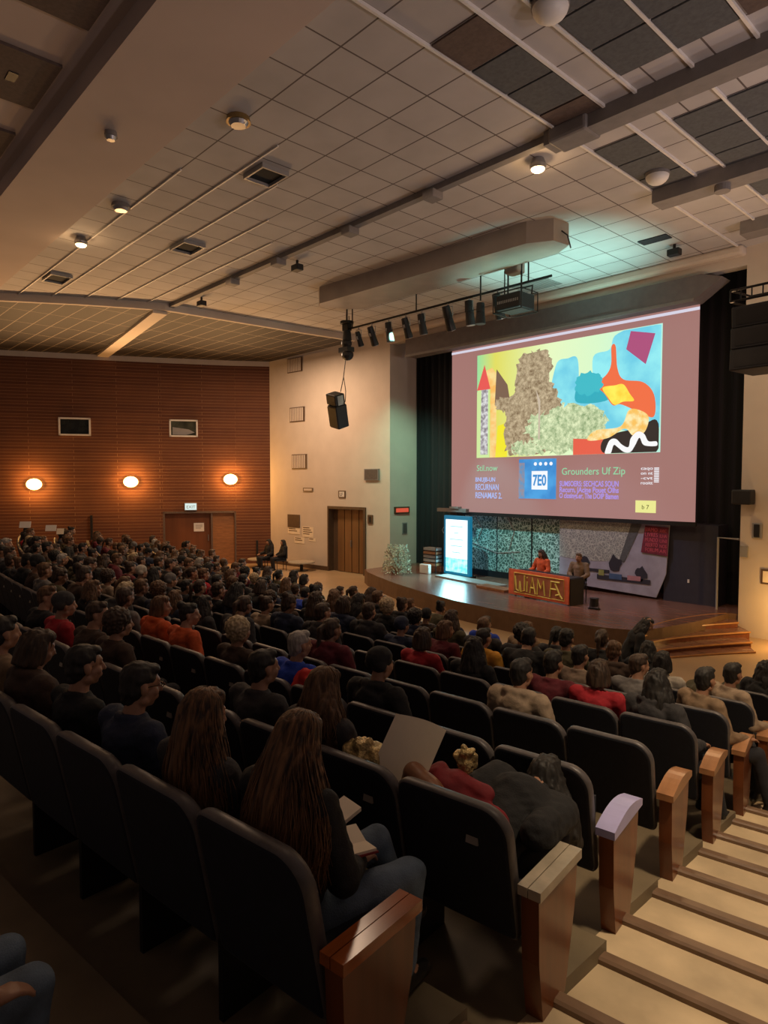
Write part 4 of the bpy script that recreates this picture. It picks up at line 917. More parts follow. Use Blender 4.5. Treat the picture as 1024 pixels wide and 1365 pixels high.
# ================================================================ PEOPLE
SC = .92
def V(*a): return Vector(a)
def joints(p):
    lean = Matrix.Translation(V(0, .22, .47)) @ Matrix.Rotation(D(p.get('roll', 0)), 4, 'Y') @ Matrix.Rotation(D(-p.get('tilt', 0)), 4, 'X') @ Matrix.Translation(-V(0, .22, .47))
    q = {}
    q['T'] = lean
    q['waist'] = lean @ V(0, .20, .62); q['chest'] = lean @ V(0, .17, .84)
    q['neck0'] = lean @ V(0, .16, .97); q['neck1'] = lean @ V(0, .185, 1.06)
    hm = Matrix.Rotation(D(p.get('yaw', 0)), 4, 'Z') @ Matrix.Rotation(D(-p.get('pitch', 0)), 4, 'X') @ Matrix.Rotation(D(p.get('hroll', 0)), 4, 'Y')
    q['H'] = Matrix.Translation(lean @ V(0, .21, 1.135)) @ hm
    for s, sd in ((1, 'R'), (-1, 'L')):
        q['sh' + sd] = lean @ V(.185 * s, .165, .935)
        m = p.get('arm' + sd, p.get('arm', 'lap'))
        e, w_, hd = {'lap': ((.245, .25, .68), (.12, .47, .60), (-.25, .95, -.1)), 'rest': ((.27, .22, .68), (.27, .47, .63), (-.1, 1, -.1)),
                     'chin': ((.20, .42, .70), (.10, .34, .93), (-.35, -.2, .9)), 'cross': ((.24, .27, .68), (-.02, .40, .73), (-.95, .2, 0)),
                     'up': ((.22, .34, .95), (.16, .42, 1.2), (0, .1, 1)), 'knee': ((.24, .34, .66), (.16, .60, .56), (-.1, .9, -.4)), 'back': ((.30, .10, .74), (.33, .22, .93), (-.2, .5, .8))}[m]
        q['el' + sd] = V(e[0] * s, e[1], e[2]); q['wr' + sd] = V(w_[0] * s, w_[1], w_[2]); q['hd' + sd] = V(hd[0] * s, hd[1], hd[2]).normalized()
        if p.get('tilt', 0) > 15 and m != 'lap': q['el' + sd] = lean @ q['el' + sd] if m == 'chin' else q['el' + sd]
        L = p.get('legs', 'std')
        if L == 'cross' : kn, an = ((.17, .66, .52), (.22, .60, .10)) if s > 0 else ((-.02, .70, .60), (.28, .86, .34))
        elif L == 'out': kn, an = ((.27, .60, .47), (.36, .66, .02)) if s > 0 else ((.12, .66, .48), (.18, .70, .06))
        elif L == 'read': kn, an = ((.23, .69, .49), (.25, .62, .10)) if s > 0 else ((.03, .70, .56), (.10, .80, .20))
        elif L == 'wide': kn, an = (.2 * s, .64, .49), (.22 * s, .60, .09)
        else: kn, an = (.11 * s, .66, .49), (.11 * s, .62, .09)
        q['hp' + sd] = V(.09 * s, .24, .47); q['kn' + sd] = V(*kn); q['an' + sd] = V(*an)
    return q
def add_hand(mb, w_, d, s):
    up = V(0, 0, 1); side = d.cross(up)
    side = side.normalized() if side.length > .1 else V(1, 0, 0)
    nrm = side.cross(d).normalized()
    mb.cap(w_, w_ + d * .03, .026, .028, 10)
    for i in range(4):
        off = (i - 1.5) * .021; k0 = w_ + d * .03 + side * off * .7; k1 = w_ + d * (.085 - .004 * abs(i - 1)) + side * off
        mb.cap(k0, k1, .0135, .012, 8); Lf = (.036, .042, .040, .032)[i if s < 0 else 3 - i]
        d1 = (d - nrm * .45).normalized(); k2 = k1 + d1 * Lf; mb.cap(k1, k2, .0095, .0088, 8)
        d2 = (d - nrm * 1.3).normalized(); mb.cap(k2, k2 + d2 * Lf * .8, .0088, .0075, 8)
    t0 = w_ + d * .025 - side * s * .025; t1 = t0 + (d * .5 - side * s * .8 - nrm * .3).normalized() * .035
    mb.cap(t0, t1, .013, .011, 8); mb.cap(t1, t1 + (d * .9 - side * s * .25 - nrm * .4).normalized() * .032, .0105, .0085, 8)
def add_head(mb, H):
    mb.ell((0, -.012, .028), (.076, .094, .082), 18, M=H)
    mb.ell((0, .022, -.035), (.062, .066, .075), 16, M=H)
    mb.cap((0, .045, -.085), (0, .05, -.09), .026, .022, 10, M=H)       # chin
    mb.cap((-.045, .0, -.07), (0, .045, -.088), .028, .024, 10, M=H); mb.cap((.045, .0, -.07), (0, .045, -.088), .028, .024, 10, M=H)
    mb.cap((0, .083, .012), (0, .102, -.028), .009, .014, 8, M=H)        # nose
    mb.ell((0, .072, .03), (.045, .018, .012), 12, M=H)                  # brow
    for s in (1, -1):
        mb.ell((.078 * s, -.008, -.012), (.012, .02, .033), 10, M=H)     # ears
        mb.ell((.04 * s, .06, -.03), (.022, .02, .022), 10, M=H)         # cheeks
        mb.ell((.03 * s, .078, .008), (.013, .010, .008), 8, M=H)        # eyes
    mb.cap((-.018, .082, -.056), (.018, .082, -.056), .008, .008, 8, M=H); mb.cap((-.014, .080, -.067), (.014, .080, -.067), .008, .008, 8, M=H)
def bake(me, s=SC):
    for v in me.vertices: v.co = Vector((v.co.x * s, v.co.y * s + .075, v.co.z * s))
    me.update(); return me
def body_mesh(p, vox=.0095):
    q = joints(p); mb = MB()
    mb.ell(V(0, .22, .48), (.155, .13, .11), 16); mb.cap(q['waist'], V(0, .22, .5), .115, .12)
    mb.ell(q['chest'], (.155, .105, .17), 16, M=None); mb.cap(q['waist'], q['chest'], .115, .12)
    mb.cap(q['neck0'] - V(0, 0, .03), q['neck1'], .062, .050); mb.cap(q['neck1'], q['H'] @ V(0, .0, -.03), .052, .05)
    add_head(mb, q['H'])
    for s, a in ((1, 'R'), (-1, 'L')):
        mb.cap(q['neck0'] - V(0, 0, .03), q['sh' + a], .05, .05); mb.cap(q['sh' + a], q['el' + a], .048, .038); mb.cap(q['el' + a], q['wr' + a], .038, .024)
        add_hand(mb, q['wr' + a], q['hd' + a], s)
        mb.cap(q['hp' + a], q['kn' + a], .082, .055); mb.cap(q['kn' + a], q['an' + a], .052, .036)
        f = (q['kn' + a] - q['an' + a]); toe = V(0, 1, -.22).normalized() if abs(f.y) < .2 else V(.1, .8, .3).normalized()
        mb.cap(q['an' + a] - V(0, .02, .03), q['an' + a] + toe * .13 - V(0, 0, .02), .036, .028)
    me = remesh(mb, vox, 3); return bake(me), q
def jacket_mesh(p, q, fat=.02, hood=False, long=False, vox=.011, neck=True):
    mb = MB(); e = fat
    mb.ell(q['chest'], (.16 + e, .11 + e, .175), 16); mb.ell(q['chest'] + V(0, -.01, .06), (.175 + e * .6, .095 + e, .085), 16); mb.ell(q['chest'] + V(0, -.015, -.06), (.165 + e, .10 + e, .14), 16); mb.cap(q['waist'], q['chest'], .118 + e, .125 + e); mb.cap(V(0, .215, .5), q['waist'], .135 + e, .12 + e)
    if neck: 
        N = q['neck0']; 
        for i in range(12):
            a = 2 * PI * i / 12; b = 2 * PI * (i + 1) / 12; r = .062
            mb.cap(N + V(r * math.cos(a), r * math.sin(a) * 1.0 + .005, .015 - .012 * math.sin(a)), N + V(r * math.cos(b), r * math.sin(b) + .005, .015 - .012 * math.sin(b)), .016 + e * .3, None, 8)
    for a in 'RL':
        s = 1 if a == 'R' else -1
        mb.cap(q['neck0'] - V(0, 0, .035) + V(.03 * s, 0, 0), q['sh' + a], .048 + e * .4, .054 + e); mb.cap(q['sh' + a], q['el' + a], .054 + e, .046 + e)
        w_ = q['el' + a].lerp(q['wr' + a], .93); mb.cap(q['el' + a], w_, .046 + e, .032 + e * .6)
    if long: mb.cap(V(0, .24, .45), V(0, .45, .5), .15 + e, .13 + e)
    if hood:
        N = q['neck0']
        for i in range(9):
            a = PI + PI * i / 8
            mb.ell(N + V(.095 * math.cos(a), .075 * math.sin(a) + .01, .02 + .02 * math.sin(-a)), (.05, .045, .038), 10)
        mb.ell(N + V(0, -.1, -.05), (.1, .05, .075), 12)
    me = remesh(mb, vox, 9); displace(me, .006, 9, 9, 14, seed=3 + fat * 100); displace(me, .005, 26, 26, 34, seed=9); return bake(me)
def trouser_mesh(p, q):
    mb = MB(); mb.ell(V(0, .215, .47), (.17, .15, .11), 16)
    for a in 'RL':
        mb.cap(q['hp' + a], q['kn' + a], .098, .070); mb.cap(q['kn' + a], q['an' + a] + V(0, 0, .02), .068, .05)
    me = remesh(mb, .013, 3); displace(me, .006, 14, 10, 16, 5); return bake(me)
def shoe_mesh(q, a):
    mb = MB(); f = (q['kn' + a] - q['an' + a]); toe = V(0, 1, -.2).normalized() if abs(f.y) < .2 else V(.1, .8, .3).normalized(); A = q['an' + a]
    mb.cap(A + V(0, 0, .02), A - V(0, .02, .035), .045, .045, 10); mb.cap(A - V(0, .03, .045), A + toe * .14 - V(0, 0, .025), .044, .036, 10)
    return bake(remesh(mb, .012, 2))
# ---- hair, modelled around the head centre, z up, y to the face
def strand_path(phi, L, r0, wav, rnd, spread=.6, back=.03):
    s = math.sin(phi); c = -math.cos(phi); pts = []
    ex, ey, ez = .084 * r0, .104 * r0, .092 * r0
    part = rnd.uniform(-.01, .01)
    for i in range(7):
        t = (.12 + .88 * i / 6) * PI / 2 * 1.08
        pts.append(V(ex * math.sin(t) * s + part * (1 - i / 6), -.012 + ey * math.sin(t) * c, .028 + ez * math.cos(t)))
    pts = pts[:6]; p = pts[-1].copy(); n = max(4, int(L / .03)); f = rnd.uniform(16, 26); ph = rnd.uniform(0, 6.3)
    for i in range(1, n + 1):
        u = i / n; z = p.z - L * u; uq = min(1, u * (1.35 if L > .3 else 1))
        uu = uq * uq * (3 - 2 * uq); sp = 1 + spread * uu * (1.0 + .55 * s); w_ = wav * math.sin(u * f * L * 2 + ph) * u
        pts.append(V(p.x * sp + w_, p.y - back * uu * (1 if c < .3 else 0) + w_ * .6 - .01 * u + (.085 * u * u if L > .3 and c < .3 else 0), z))
    for _ in range(2): pts = [pts[0]] + [(a + b * 2 + c_) / 4 for a, b, c_ in zip(pts, pts[1:], pts[2:])] + [pts[-1]]
    return pts
def hair_mesh(style, seed=0, vox=.009, strands=0):
    rnd = random.Random(seed); mb = MB(); L = {'long': .47, 'mid': .24, 'bob': .13, 'wavy': .34, 'tail': .0}.get(style, 0)
    mb.ell((0, -.020, .038), (.081, .095, .083), 18)
    mb.ell((0, -.045, -.012), (.078, .066, .075), 14); mb.ell((0, -.058, -.055), (.056, .042, .05), 12)
    if style == 'short':
        mb.ell((0, .042, .085), (.058, .04, .034), 12); mb.ell((0, -.06, -.045), (.058, .045, .05), 12)
    elif style == 'quiff':
        mb.ell((.006, .044, .082), (.058, .040, .028), 12); mb.ell((0, -.02, .045), (.081, .093, .08), 14)
    elif style == 'afro': mb.ell((0, -.03, .045), (.112, .115, .10), 18); mb.ell((0, -.04, -.01), (.10, .09, .08), 14)
    elif style == 'bun': mb.ell((0, .03, .08), (.06, .045, .04), 12); mb.ell((0, -.09, .10), (.045, .045, .042), 14)
    elif style == 'tail':
        mb.ell((0, .03, .08), (.06, .045, .04), 12); mb.cap((0, -.10, .05), (0, -.15, .02), .028, .03); mb.cap((0, -.15, .02), (0, -.17, -.2), .032, .014)
    if L:
        mb.ell((0, .03, .078), (.068, .05, .04), 12)
        for i in range(17):
            phi = D(-112 + 14 * i)
            pts = strand_path(phi, L * (1 if abs(phi) < 1.5 else .85), 1.0, 0, rnd, (1.05 if L > .3 else .5) if L > .2 else .12, .03 if L > .2 else 0)
            pts = [V(q_.x * .9, q_.y * .93, q_.z) for q_ in pts[4:]]
            for i2, (a, b) in enumerate(zip(pts, pts[1:])): r_ = min(.026, .012 + .004 * i2) if L > .2 else min(.02, .012 + .003 * i2); mb.cap(a, b, r_, r_, 8)
    me = remesh(mb, vox, 3)
    if style == 'afro' or style == 'curly': displace(me, .016, 45)
    elif L: displace(me, .012, 42, 42, 5, seed); displace(me, .006, 90, 90, 9, seed)
    else: displace(me, .007, 55, 30, 30, seed)
    if strands:
        o = MB(); o.add([v.co.copy() for v in me.vertices], [tuple(p.vertices) for p in me.polygons])
        for i in range(strands):
            phi = D(rnd.uniform(-118, 118)); r0 = rnd.uniform(1.0, 1.06)
            pts = strand_path(phi, L * rnd.uniform(.75, 1.12), r0, {'wavy': .02, 'long': .013}.get(style, .004), rnd, (1.2 if style == 'long' else .9) * rnd.uniform(.6, 1.2), .04 * rnd.uniform(.5, 1.2))
            o.tube(pts, rnd.uniform(.0022, .0042), 4, r1=.001)
        me2 = o.mesh('hair', (), True); bpy.data.meshes.remove(me); me = me2
    for v in me.vertices: v.co *= SC
    me.update(); return me
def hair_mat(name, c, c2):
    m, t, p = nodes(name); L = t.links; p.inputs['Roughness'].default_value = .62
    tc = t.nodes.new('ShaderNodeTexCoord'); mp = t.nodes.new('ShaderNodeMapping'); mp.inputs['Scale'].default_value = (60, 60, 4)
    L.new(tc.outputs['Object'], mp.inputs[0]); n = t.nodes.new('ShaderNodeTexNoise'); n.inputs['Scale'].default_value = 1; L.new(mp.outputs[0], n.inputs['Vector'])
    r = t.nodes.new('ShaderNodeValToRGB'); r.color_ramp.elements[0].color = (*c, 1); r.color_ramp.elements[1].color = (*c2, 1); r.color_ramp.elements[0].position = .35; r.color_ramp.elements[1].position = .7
    # lit lengths below the shoulders, painted in as a lighter hair colour
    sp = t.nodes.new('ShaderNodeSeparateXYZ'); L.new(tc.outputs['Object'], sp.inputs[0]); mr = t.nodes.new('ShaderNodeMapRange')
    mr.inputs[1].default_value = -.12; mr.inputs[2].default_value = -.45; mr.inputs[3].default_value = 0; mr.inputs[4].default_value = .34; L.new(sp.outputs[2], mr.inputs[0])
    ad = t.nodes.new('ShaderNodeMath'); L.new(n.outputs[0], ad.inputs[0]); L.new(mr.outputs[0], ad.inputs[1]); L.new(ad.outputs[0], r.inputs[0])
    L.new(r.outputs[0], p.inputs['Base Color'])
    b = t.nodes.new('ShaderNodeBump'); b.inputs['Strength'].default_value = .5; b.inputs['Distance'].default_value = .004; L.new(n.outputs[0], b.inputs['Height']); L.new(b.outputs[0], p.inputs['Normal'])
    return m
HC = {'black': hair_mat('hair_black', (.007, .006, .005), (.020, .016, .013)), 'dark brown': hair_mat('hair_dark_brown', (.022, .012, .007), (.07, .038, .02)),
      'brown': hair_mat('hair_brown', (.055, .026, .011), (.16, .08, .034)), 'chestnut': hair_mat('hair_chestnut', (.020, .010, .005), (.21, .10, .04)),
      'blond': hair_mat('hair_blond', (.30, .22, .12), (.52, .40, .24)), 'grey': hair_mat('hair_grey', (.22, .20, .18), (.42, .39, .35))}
def cloth(n, c, **k): return mat('cloth_' + n, c, .85, var=.2, scale=14, bump=.25, bscale=120, **k)
TC = {'black': cloth('black', (.010, .010, .011)), 'charcoal': cloth('charcoal', (.032, .030, .032)), 'navy': cloth('navy', (.018, .026, .055)), 'dark brown': cloth('dark_brown', (.05, .028, .018)),
      'olive': cloth('olive', (.07, .06, .03)), 'grey': cloth('grey', (.13, .12, .115)), 'red': cloth('red', (.36, .012, .022)), 'maroon': cloth('maroon', (.11, .010, .018)), 'orange': cloth('orange', (.60, .10, .025)),
      'yellow': cloth('yellow', (.60, .28, .03)), 'blue': cloth('blue', (.012, .05, .42)), 'beige': cloth('beige', (.30, .22, .15)), 'tan': cloth('tan', (.20, .13, .075)), 'white': cloth('white', (.42, .37, .31)), 'mottled': cloth('mottled', (.2, .14, .10))}
M['jeans'] = mat('blue_jeans', (.12, .17, .23), .85, var=.35, scale=9, bump=.3, bscale=160)
M['trousers'] = mat('dark_trousers', (.016, .016, .02), .9, var=.2)
M['shoe'] = mat('black_shoe_leather', (.012, .011, .01), .35)
POSES = {
 'a': dict(arm='lap'), 'b': dict(arm='lap', yaw=-14, tilt=4), 'c': dict(armR='chin', armL='cross', tilt=12, pitch=8, yaw=10), 'd': dict(arm='cross', yaw=20, tilt=-2),
 'e': dict(arm='knee', tilt=22, pitch=4, legs='wide'), 'f': dict(arm='rest', yaw=-8, pitch=14, hroll=6), 'g': dict(armR='lap', armL='chin', tilt=8, yaw=-38), 'o': dict(arm='rest', yaw=4, tilt=3, legs='out'), 'h': dict(armR='up', armL='lap', yaw=5)}
PM = {}
def pose(key, p=None, hi=False, fat=.02):
    if key in PM: return PM[key]
    p = p or POSES[key]; vox = .007 if hi else .0105
    bm, q = body_mesh(p, vox)
    bm.materials.append(M['skin'])
    jk = {v: jacket_mesh(p, q, f, hood=h, long=l, vox=.009 if hi else .012) for v, f, h, l in ((('plain', fat, False, False), ('hooded', .03, True, False)) if not hi else ((('plain', fat, False, False),)))}
    if hi: jk['hooded'] = None
    tr = trouser_mesh(p, q); sh = {a: shoe_mesh(q, a) for a in 'RL'}
    for m_ in list(jk.values()) + [tr] + list(sh.values()):
        if m_: m_.materials.append(M['black'])
    Hm = q['H']; hl = Hm.to_translation() * SC + V(0, .075, 0)
    PM[key] = dict(body=bm, jackets=jk, trousers=tr, shoes=sh, hl=hl, hr=Hm.to_euler(), p=p, q=q); return PM[key]
HM = {}
def hairm(style, seed=0, strands=0):
    k = (style, seed, strands)
    if k not in HM:
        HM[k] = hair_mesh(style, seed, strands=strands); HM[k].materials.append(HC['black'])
    return HM[k]
def hat_mesh():
    mb = MB(); mb.ell((0, -.02, .05), (.094, .108, .09), 18); mb.cap((-.05, -.05, .01), (.05, -.05, .01), .055, .055); me = remesh(mb, .009, 3)
    displace(me, .003, 30); 
    for v in me.vertices: v.co *= SC
    me.materials.append(M['black']); return me
HATM = hat_mesh()
def person(label, loc, rz, key='a', hair=('short', 'black'), top=('plain', 'black'), legs='trousers', skin='skin', shoes=True, strands=0, seed=0, hat=None, group=None, scale=1, glasses=False, name='seated_person'):
    P = pose(key)
    t = thing(name, label, 'person', loc, rz, group)
    if scale != 1: t.scale = (scale,) * 3
    inst(P['body'], 'body', t, mat=M[skin])
    st, c = top; jm = P['jackets'].get(st) or P['jackets']['plain']
    inst(jm, 'jacket', t, mat=TC[c]); inst(P['trousers'], 'trousers', t, mat=M[legs])
    if shoes:
        for a in 'RL': inst(P['shoes'][a], 'shoe', t, mat=M['shoe'])
    if hat: inst(HATM, 'hat', t, P['hl'], P['hr'], TC[hat])
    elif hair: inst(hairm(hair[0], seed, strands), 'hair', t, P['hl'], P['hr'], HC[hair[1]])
    if glasses:
        mb = MB(); 
        for s in (1, -1):
            mb.tube([(.03 * s + .02 * math.cos(a / 10 * 2 * PI), .097, .006 + .016 * math.sin(a / 10 * 2 * PI)) for a in range(11)], .002, 4); mb.tube([(.052 * s, .095, .008), (.078 * s, .0, .004), (.078 * s, -.02, -.01)], .002, 4)
        mb.tube([(-.01, .099, .008), (.01, .099, .008)], .002, 4); g = mb.build('glasses', M['blackmetal'], t, loc=P['hl'], rot=P['hr']); g.scale = (SC,) * 3
    return t
def sit(k, j, label, dy=0, dj=0, drz=0, **kw):
    p, th = seat_pos(k, j + dj); return person(label, p, th + D(drz), **kw)

used = {}
# ---- individually matched people of the near rows
pose('girl_a', dict(arm='lap', tilt=6, pitch=22, legs='read', roll=-2), hi=True)
pose('girl_b', dict(arm='lap', tilt=0, pitch=10, yaw=-4), hi=True)
pose('glasses', dict(arm='lap', tilt=4, yaw=-12, pitch=6), hi=True)
pose('tee', dict(arm='lap', tilt=2, yaw=-10, pitch=2), hi=True, fat=.012)
pose('bent', dict(armR='knee', armL='knee', tilt=70, pitch=10, roll=12, legs='wide'), hi=True, fat=.04)
N = []
def near(k, j, label, **kw): used[(k, j)] = 1; N.append(sit(k, j, label, **kw)); return N[-1]
ga = near(1, 0, 'girl with very long dark brown hair reading in jeans, nearest aisle seat', key='girl_a', hair=('long', 'chestnut'), top=('plain', 'black'), legs='jeans', strands=1100, seed=1, dj=.10)
gb = near(1, 1, 'girl with long light brown hair left of the reading girl', key='girl_b', hair=('long', 'chestnut'), top=('plain', 'charcoal'), strands=750, seed=2, dj=.02)
near(1, 2, 'man with glasses and short dark hair in navy jacket with grey collar', key='glasses', hair=('quiff', 'black'), top=('plain', 'navy'), glasses=True, dj=.05)
near(1, 3, 'young man with thick short black hair in black tee, profile to right', key='tee', hair=('quiff', 'black'), top=('plain', 'black'), seed=3)
near(1, 4, 'person with brown bowl-cut hair in brown hooded jacket, nearest row', key='f', hair=('bob', 'dark brown'), top=('hooded', 'dark brown'))
near(1, 5, 'dark haired person in beige top at the left end of nearest row', key='a', hair=('short', 'black'), top=('plain', 'tan'))
near(2, 0, 'person in fluffy black coat bent forward beside the aisle, second row', key='bent', hair=('wavy', 'black'), top=('plain', 'black'), seed=4)
near(2, 2, 'woman with wavy dark brown shoulder-length hair, alone in second nearest row', key='girl_b', hair=('wavy', 'brown'), top=('plain', 'charcoal'), strands=600, seed=5, dj=-.25)
near(2, 3, 'man with short dark hair and black collared coat behind blue man', key='b', hair=('short', 'black'), top=('plain', 'charcoal'), dj=-.25)
near(2, 6, 'person with frizzy dark brown hair in dark fleece, second nearest row', key='b', hair=('afro', 'dark brown'), top=('plain', 'dark brown'))
near(2, 7, 'woman in profile with tied dark hair and brown top at the left', key='g', hair=('short', 'dark brown'), top=('plain', 'dark brown'), dj=-.1)
near(2, 8, 'person in dark cap with a red jacket at the far left', key='b', hat='charcoal', top=('plain', 'red'))
near(2, 9, 'person with grey-blond hair at the left edge, second nearest row', key='g', hair=('short', 'brown'), top=('plain', 'black'))
near(3, 2, 'person in black hooded top looking right, third nearest row', key='b', hat='black', top=('hooded', 'black'), dj=.4)
near(3, 4, 'grey-haired man in bright blue sweater, third nearest row', key='b', hair=('short', 'grey'), top=('plain', 'blue'), dj=-.1)
near(3, 5, 'person with curly blond hair and brown coat behind blue man', key='a', hair=('afro', 'blond'), top=('plain', 'dark brown'), dj=.2)
near(3, 7, 'woman with dark bun hair in a bright orange sweater', key='g', hair=('bun', 'black'), top=('plain', 'orange'), dj=-.1)
near(3, 8, 'person with brown hair in orange scarf left of orange sweater woman', key='g', hair=('bob', 'brown'), top=('hooded', 'orange'), dj=-.1)
near(4, 1, 'man with short dark hair in thick beige hooded sweater', key='b', hair=('short', 'black'), top=('hooded', 'beige'), dj=.35)
near(5, 0, 'woman with long black hair in dark grey puffer at the aisle', drz=-12, key='o', hair=('mid', 'black'), top=('hooded', 'charcoal'), dj=.25)
near(5, 1, 'woman with brown bob hair and bright red top', key='a', hair=('bob', 'dark brown'), top=('plain', 'red'), dj=-.05)
near(5, 2, 'person with short dark hair in wide maroon sweater', key='b', hair=('short', 'black'), top=('plain', 'maroon'), dj=-.3)
near(5, 3, 'woman with long black hair and black coat left of beige hood man', key='a', hair=('mid', 'black'), top=('plain', 'black'), dj=.1)
near(5, 4, 'person with dark bob hair in red jacket left of black-coated woman', key='a', hair=('bob', 'dark brown'), top=('plain', 'red'), dj=.2)
near(6, 0, 'man with short dark hair in tan jacket on the aisle', drz=-30, key='o', hair=('short', 'black'), top=('plain', 'tan'), dj=.2)
near(6, 1, 'man with short brown hair in grey denim jacket, looking right', key='g', hair=('short', 'dark brown'), top=('plain', 'grey'), dj=0)
near(6, 2, 'person with dark hair in mottled beige sweater beside the maroon one', key='b', hair=('short', 'black'), top=('plain', 'mottled'), dj=0)
near(6, 4, 'person with dark hair in mustard yellow hooded jacket', key='b', hair=('short', 'black'), top=('hooded', 'yellow'))
near(6, 5, 'woman in right profile with dark brown hair beside the red jacket', key='g', hair=('bob', 'brown'), top=('plain', 'maroon'))
near(7, 0, 'person with dark hair in light beige jacket on the aisle', drz=-32, key='o', hair=('short', 'black'), top=('plain', 'beige'), dj=.2)
near(7, 1, 'person with dark bobbed hair in pale sweater behind tan jacket', key='a', hair=('bob', 'black'), top=('plain', 'white'), dj=.1)
near(8, 0, 'person with long black hair and black coat by the right edge', drz=-32, key='o', hair=('mid', 'black'), top=('hooded', 'black'))
near(8, 2, 'dark haired person in black coat just before the stage stairs', key='c', hair=('mid', 'black'), top=('hooded', 'black'))
near(8, 6, 'person in bright blue hooded jacket among the dark crowd', key='a', hair=('short', 'dark brown'), top=('hooded', 'blue'))
near(7, 12, 'person in bright blue top deep in the crowd near the stage', key='e', hair=('short', 'black'), top=('plain', 'blue'))
near(5, 16, 'person with pale beanie in the middle of the far crowd', key='a', hat='white', top=('plain', 'charcoal'))
near(6, 17, 'person raising one hand in the far crowd', key='h', hair=('short', 'dark brown'), top=('plain', 'dark brown'))
# extras on the near people
for a_, nm in ((M['jeans'], 0),):
    pass
# book and pages of the reading girl
p, th = seat_pos(1, .08); F2 = Matrix.Translation(p) @ Matrix.Rotation(th, 4, 'Z')
def put(lx, ly, lz): return F2 @ V(lx, ly, lz)
b = thing('open_book', 'open paperback book on the reading girl\'s lap', 'book', put(.06, .50, .60), th + D(-25))
b.scale = (.78,) * 3
mb = MB(); mb.box(-.14, 0, -.1, .1, -.012, -.004, M=Matrix.Rotation(D(12), 4, 'Y')); mb.box(0, .14, -.1, .1, -.012, -.004, M=Matrix.Rotation(D(-12), 4, 'Y')); mb.build('cover', M['redcloth'], b)
mb = MB(); mb.box(-.13, 0, -.095, .095, -.004, .008, M=Matrix.Rotation(D(12), 4, 'Y')); mb.box(0, .13, -.095, .095, -.004, .008, M=Matrix.Rotation(D(-12), 4, 'Y')); mb.build('pages', M['paper'], b)
mb = MB(); mb.box(-.05, .05, -.08, .08, 0, .02); tag(mb.build('paper_note', M['paper'], loc=put(-.10, .62, .62), rot=(.2, .2, th)), 'small folded pale paper lying beyond the open book', 'paper')
# items on the second row
p2, th2 = seat_pos(2, 1); F3 = Matrix.Translation(p2) @ Matrix.Rotation(th2, 4, 'Z')
def item(name, label, cat, m, mbx, lx, ly, lz, rot=(0, 0, 0), **k):
    o = mbx.build(name, m, loc=F3 @ V(lx, ly, lz), rot=(rot[0], rot[1], rot[2] + th2), **k); return tag(o, label, cat)
mb = MB(); n = 10
vs = []; 
for i in range(n + 1):
    for j_ in range(2): vs.append((-.13 + .26 * i / n, (.03 * math.sin(i / n * 3)), -.15 + .32 * j_ + .04 * math.sin(i / n * 2)))
vs += [(x, y + .004, z) for x, y, z in vs]; q_ = 2 * (n + 1)
fs = [(2 * i, 2 * i + 2, 2 * i + 3, 2 * i + 1) for i in range(n)] + [(q_ + 2 * i, q_ + 2 * i + 1, q_ + 2 * i + 3, q_ + 2 * i + 2) for i in range(n)] + [(2 * i + 1, 2 * i + 3, q_ + 2 * i + 3, q_ + 2 * i + 1) for i in range(n)]
mb.add(vs, fs); item('paper_sheet', 'large curled cream paper sheet standing among bags in the second row', 'paper', M['paper'], mb, .12, .28, .80, (D(-25), D(18), D(15)))
mb = MB(); mb.ell((0, 0, 0), (.17, .09, .11), 16); mb.cap((-.1, 0, .05), (.12, 0, .02), .07, .05); me = remesh(mb, .012, 3); me.materials.append(M['leather'])
o = bpy.data.objects.new('leather_bag', me); COL.objects.link(o); o.location = F3 @ V(.27, .24, .70); o.rotation_euler = (0, .35, th2); o.scale = (.8, .8, .8); tag(o, 'rounded brown leather bag beside the dark red garment', 'bag')
mb = MB(); mb.cap((-.2, .02, .1), (.22, .0, -.1), .09, .12); mb.cap((-.1, .05, .12), (.1, .06, .05), .07, .08); mb.ell((.28, 0, -.18), (.1, .1, .12), 12); me = remesh(mb, .012, 3); displace(me, .03, 9); me.materials.append(M['redcloth'])
o = bpy.data.objects.new('red_coat', me); COL.objects.link(o); o.location = F3 @ V(.42, .33, .66); o.rotation_euler = (0, 0, th2); o.scale = (.72, .8, .7); tag(o, 'crumpled dark red coat lying over the second row seat', 'coat')
mb = MB(); mb.ell((0, 0, 0), (.13, .08, .07), 14); me = remesh(mb, .01, 2); displace(me, .04, 22); me.materials.append(M['gold'])
o = bpy.data.objects.new('gold_scarf', me); COL.objects.link(o); o.location = F3 @ V(-.12, .24, .78); o.rotation_euler = (0, 0, th2); tag(o, 'crinkled gold patterned scarf beside the wavy haired woman', 'scarf')
mb = MB(); mb.ell((0, 0, 0), (.05, .05, .07), 12); me = remesh(mb, .008, 2); displace(me, .03, 30); me.materials.append(M['gold'])
o = bpy.data.objects.new('silver_wrap', me); COL.objects.link(o); o.location = F3 @ V(.36, .46, .80); tag(o, 'small shiny crumpled wrap beyond the red coat', 'wrap')
# red bag under the blue man
p4, th4 = seat_pos(3, 3.55); mb = MB(); mb.ell((0, 0, 0), (.15, .1, .13), 14); mb.cap((-.08, 0, .1), (.06, 0, .12), .06, .07); me = remesh(mb, .012, 2); displace(me, .03, 12); me.materials.append(mat('bright_red_cloth', (.62, .02, .015), .7, bump=.3, bscale=40))
o = bpy.data.objects.new('red_bag', me); COL.objects.link(o); o.location = p4 + V(0, .2, .74); tag(o, 'bright red cloth bag beside the man in blue', 'bag')

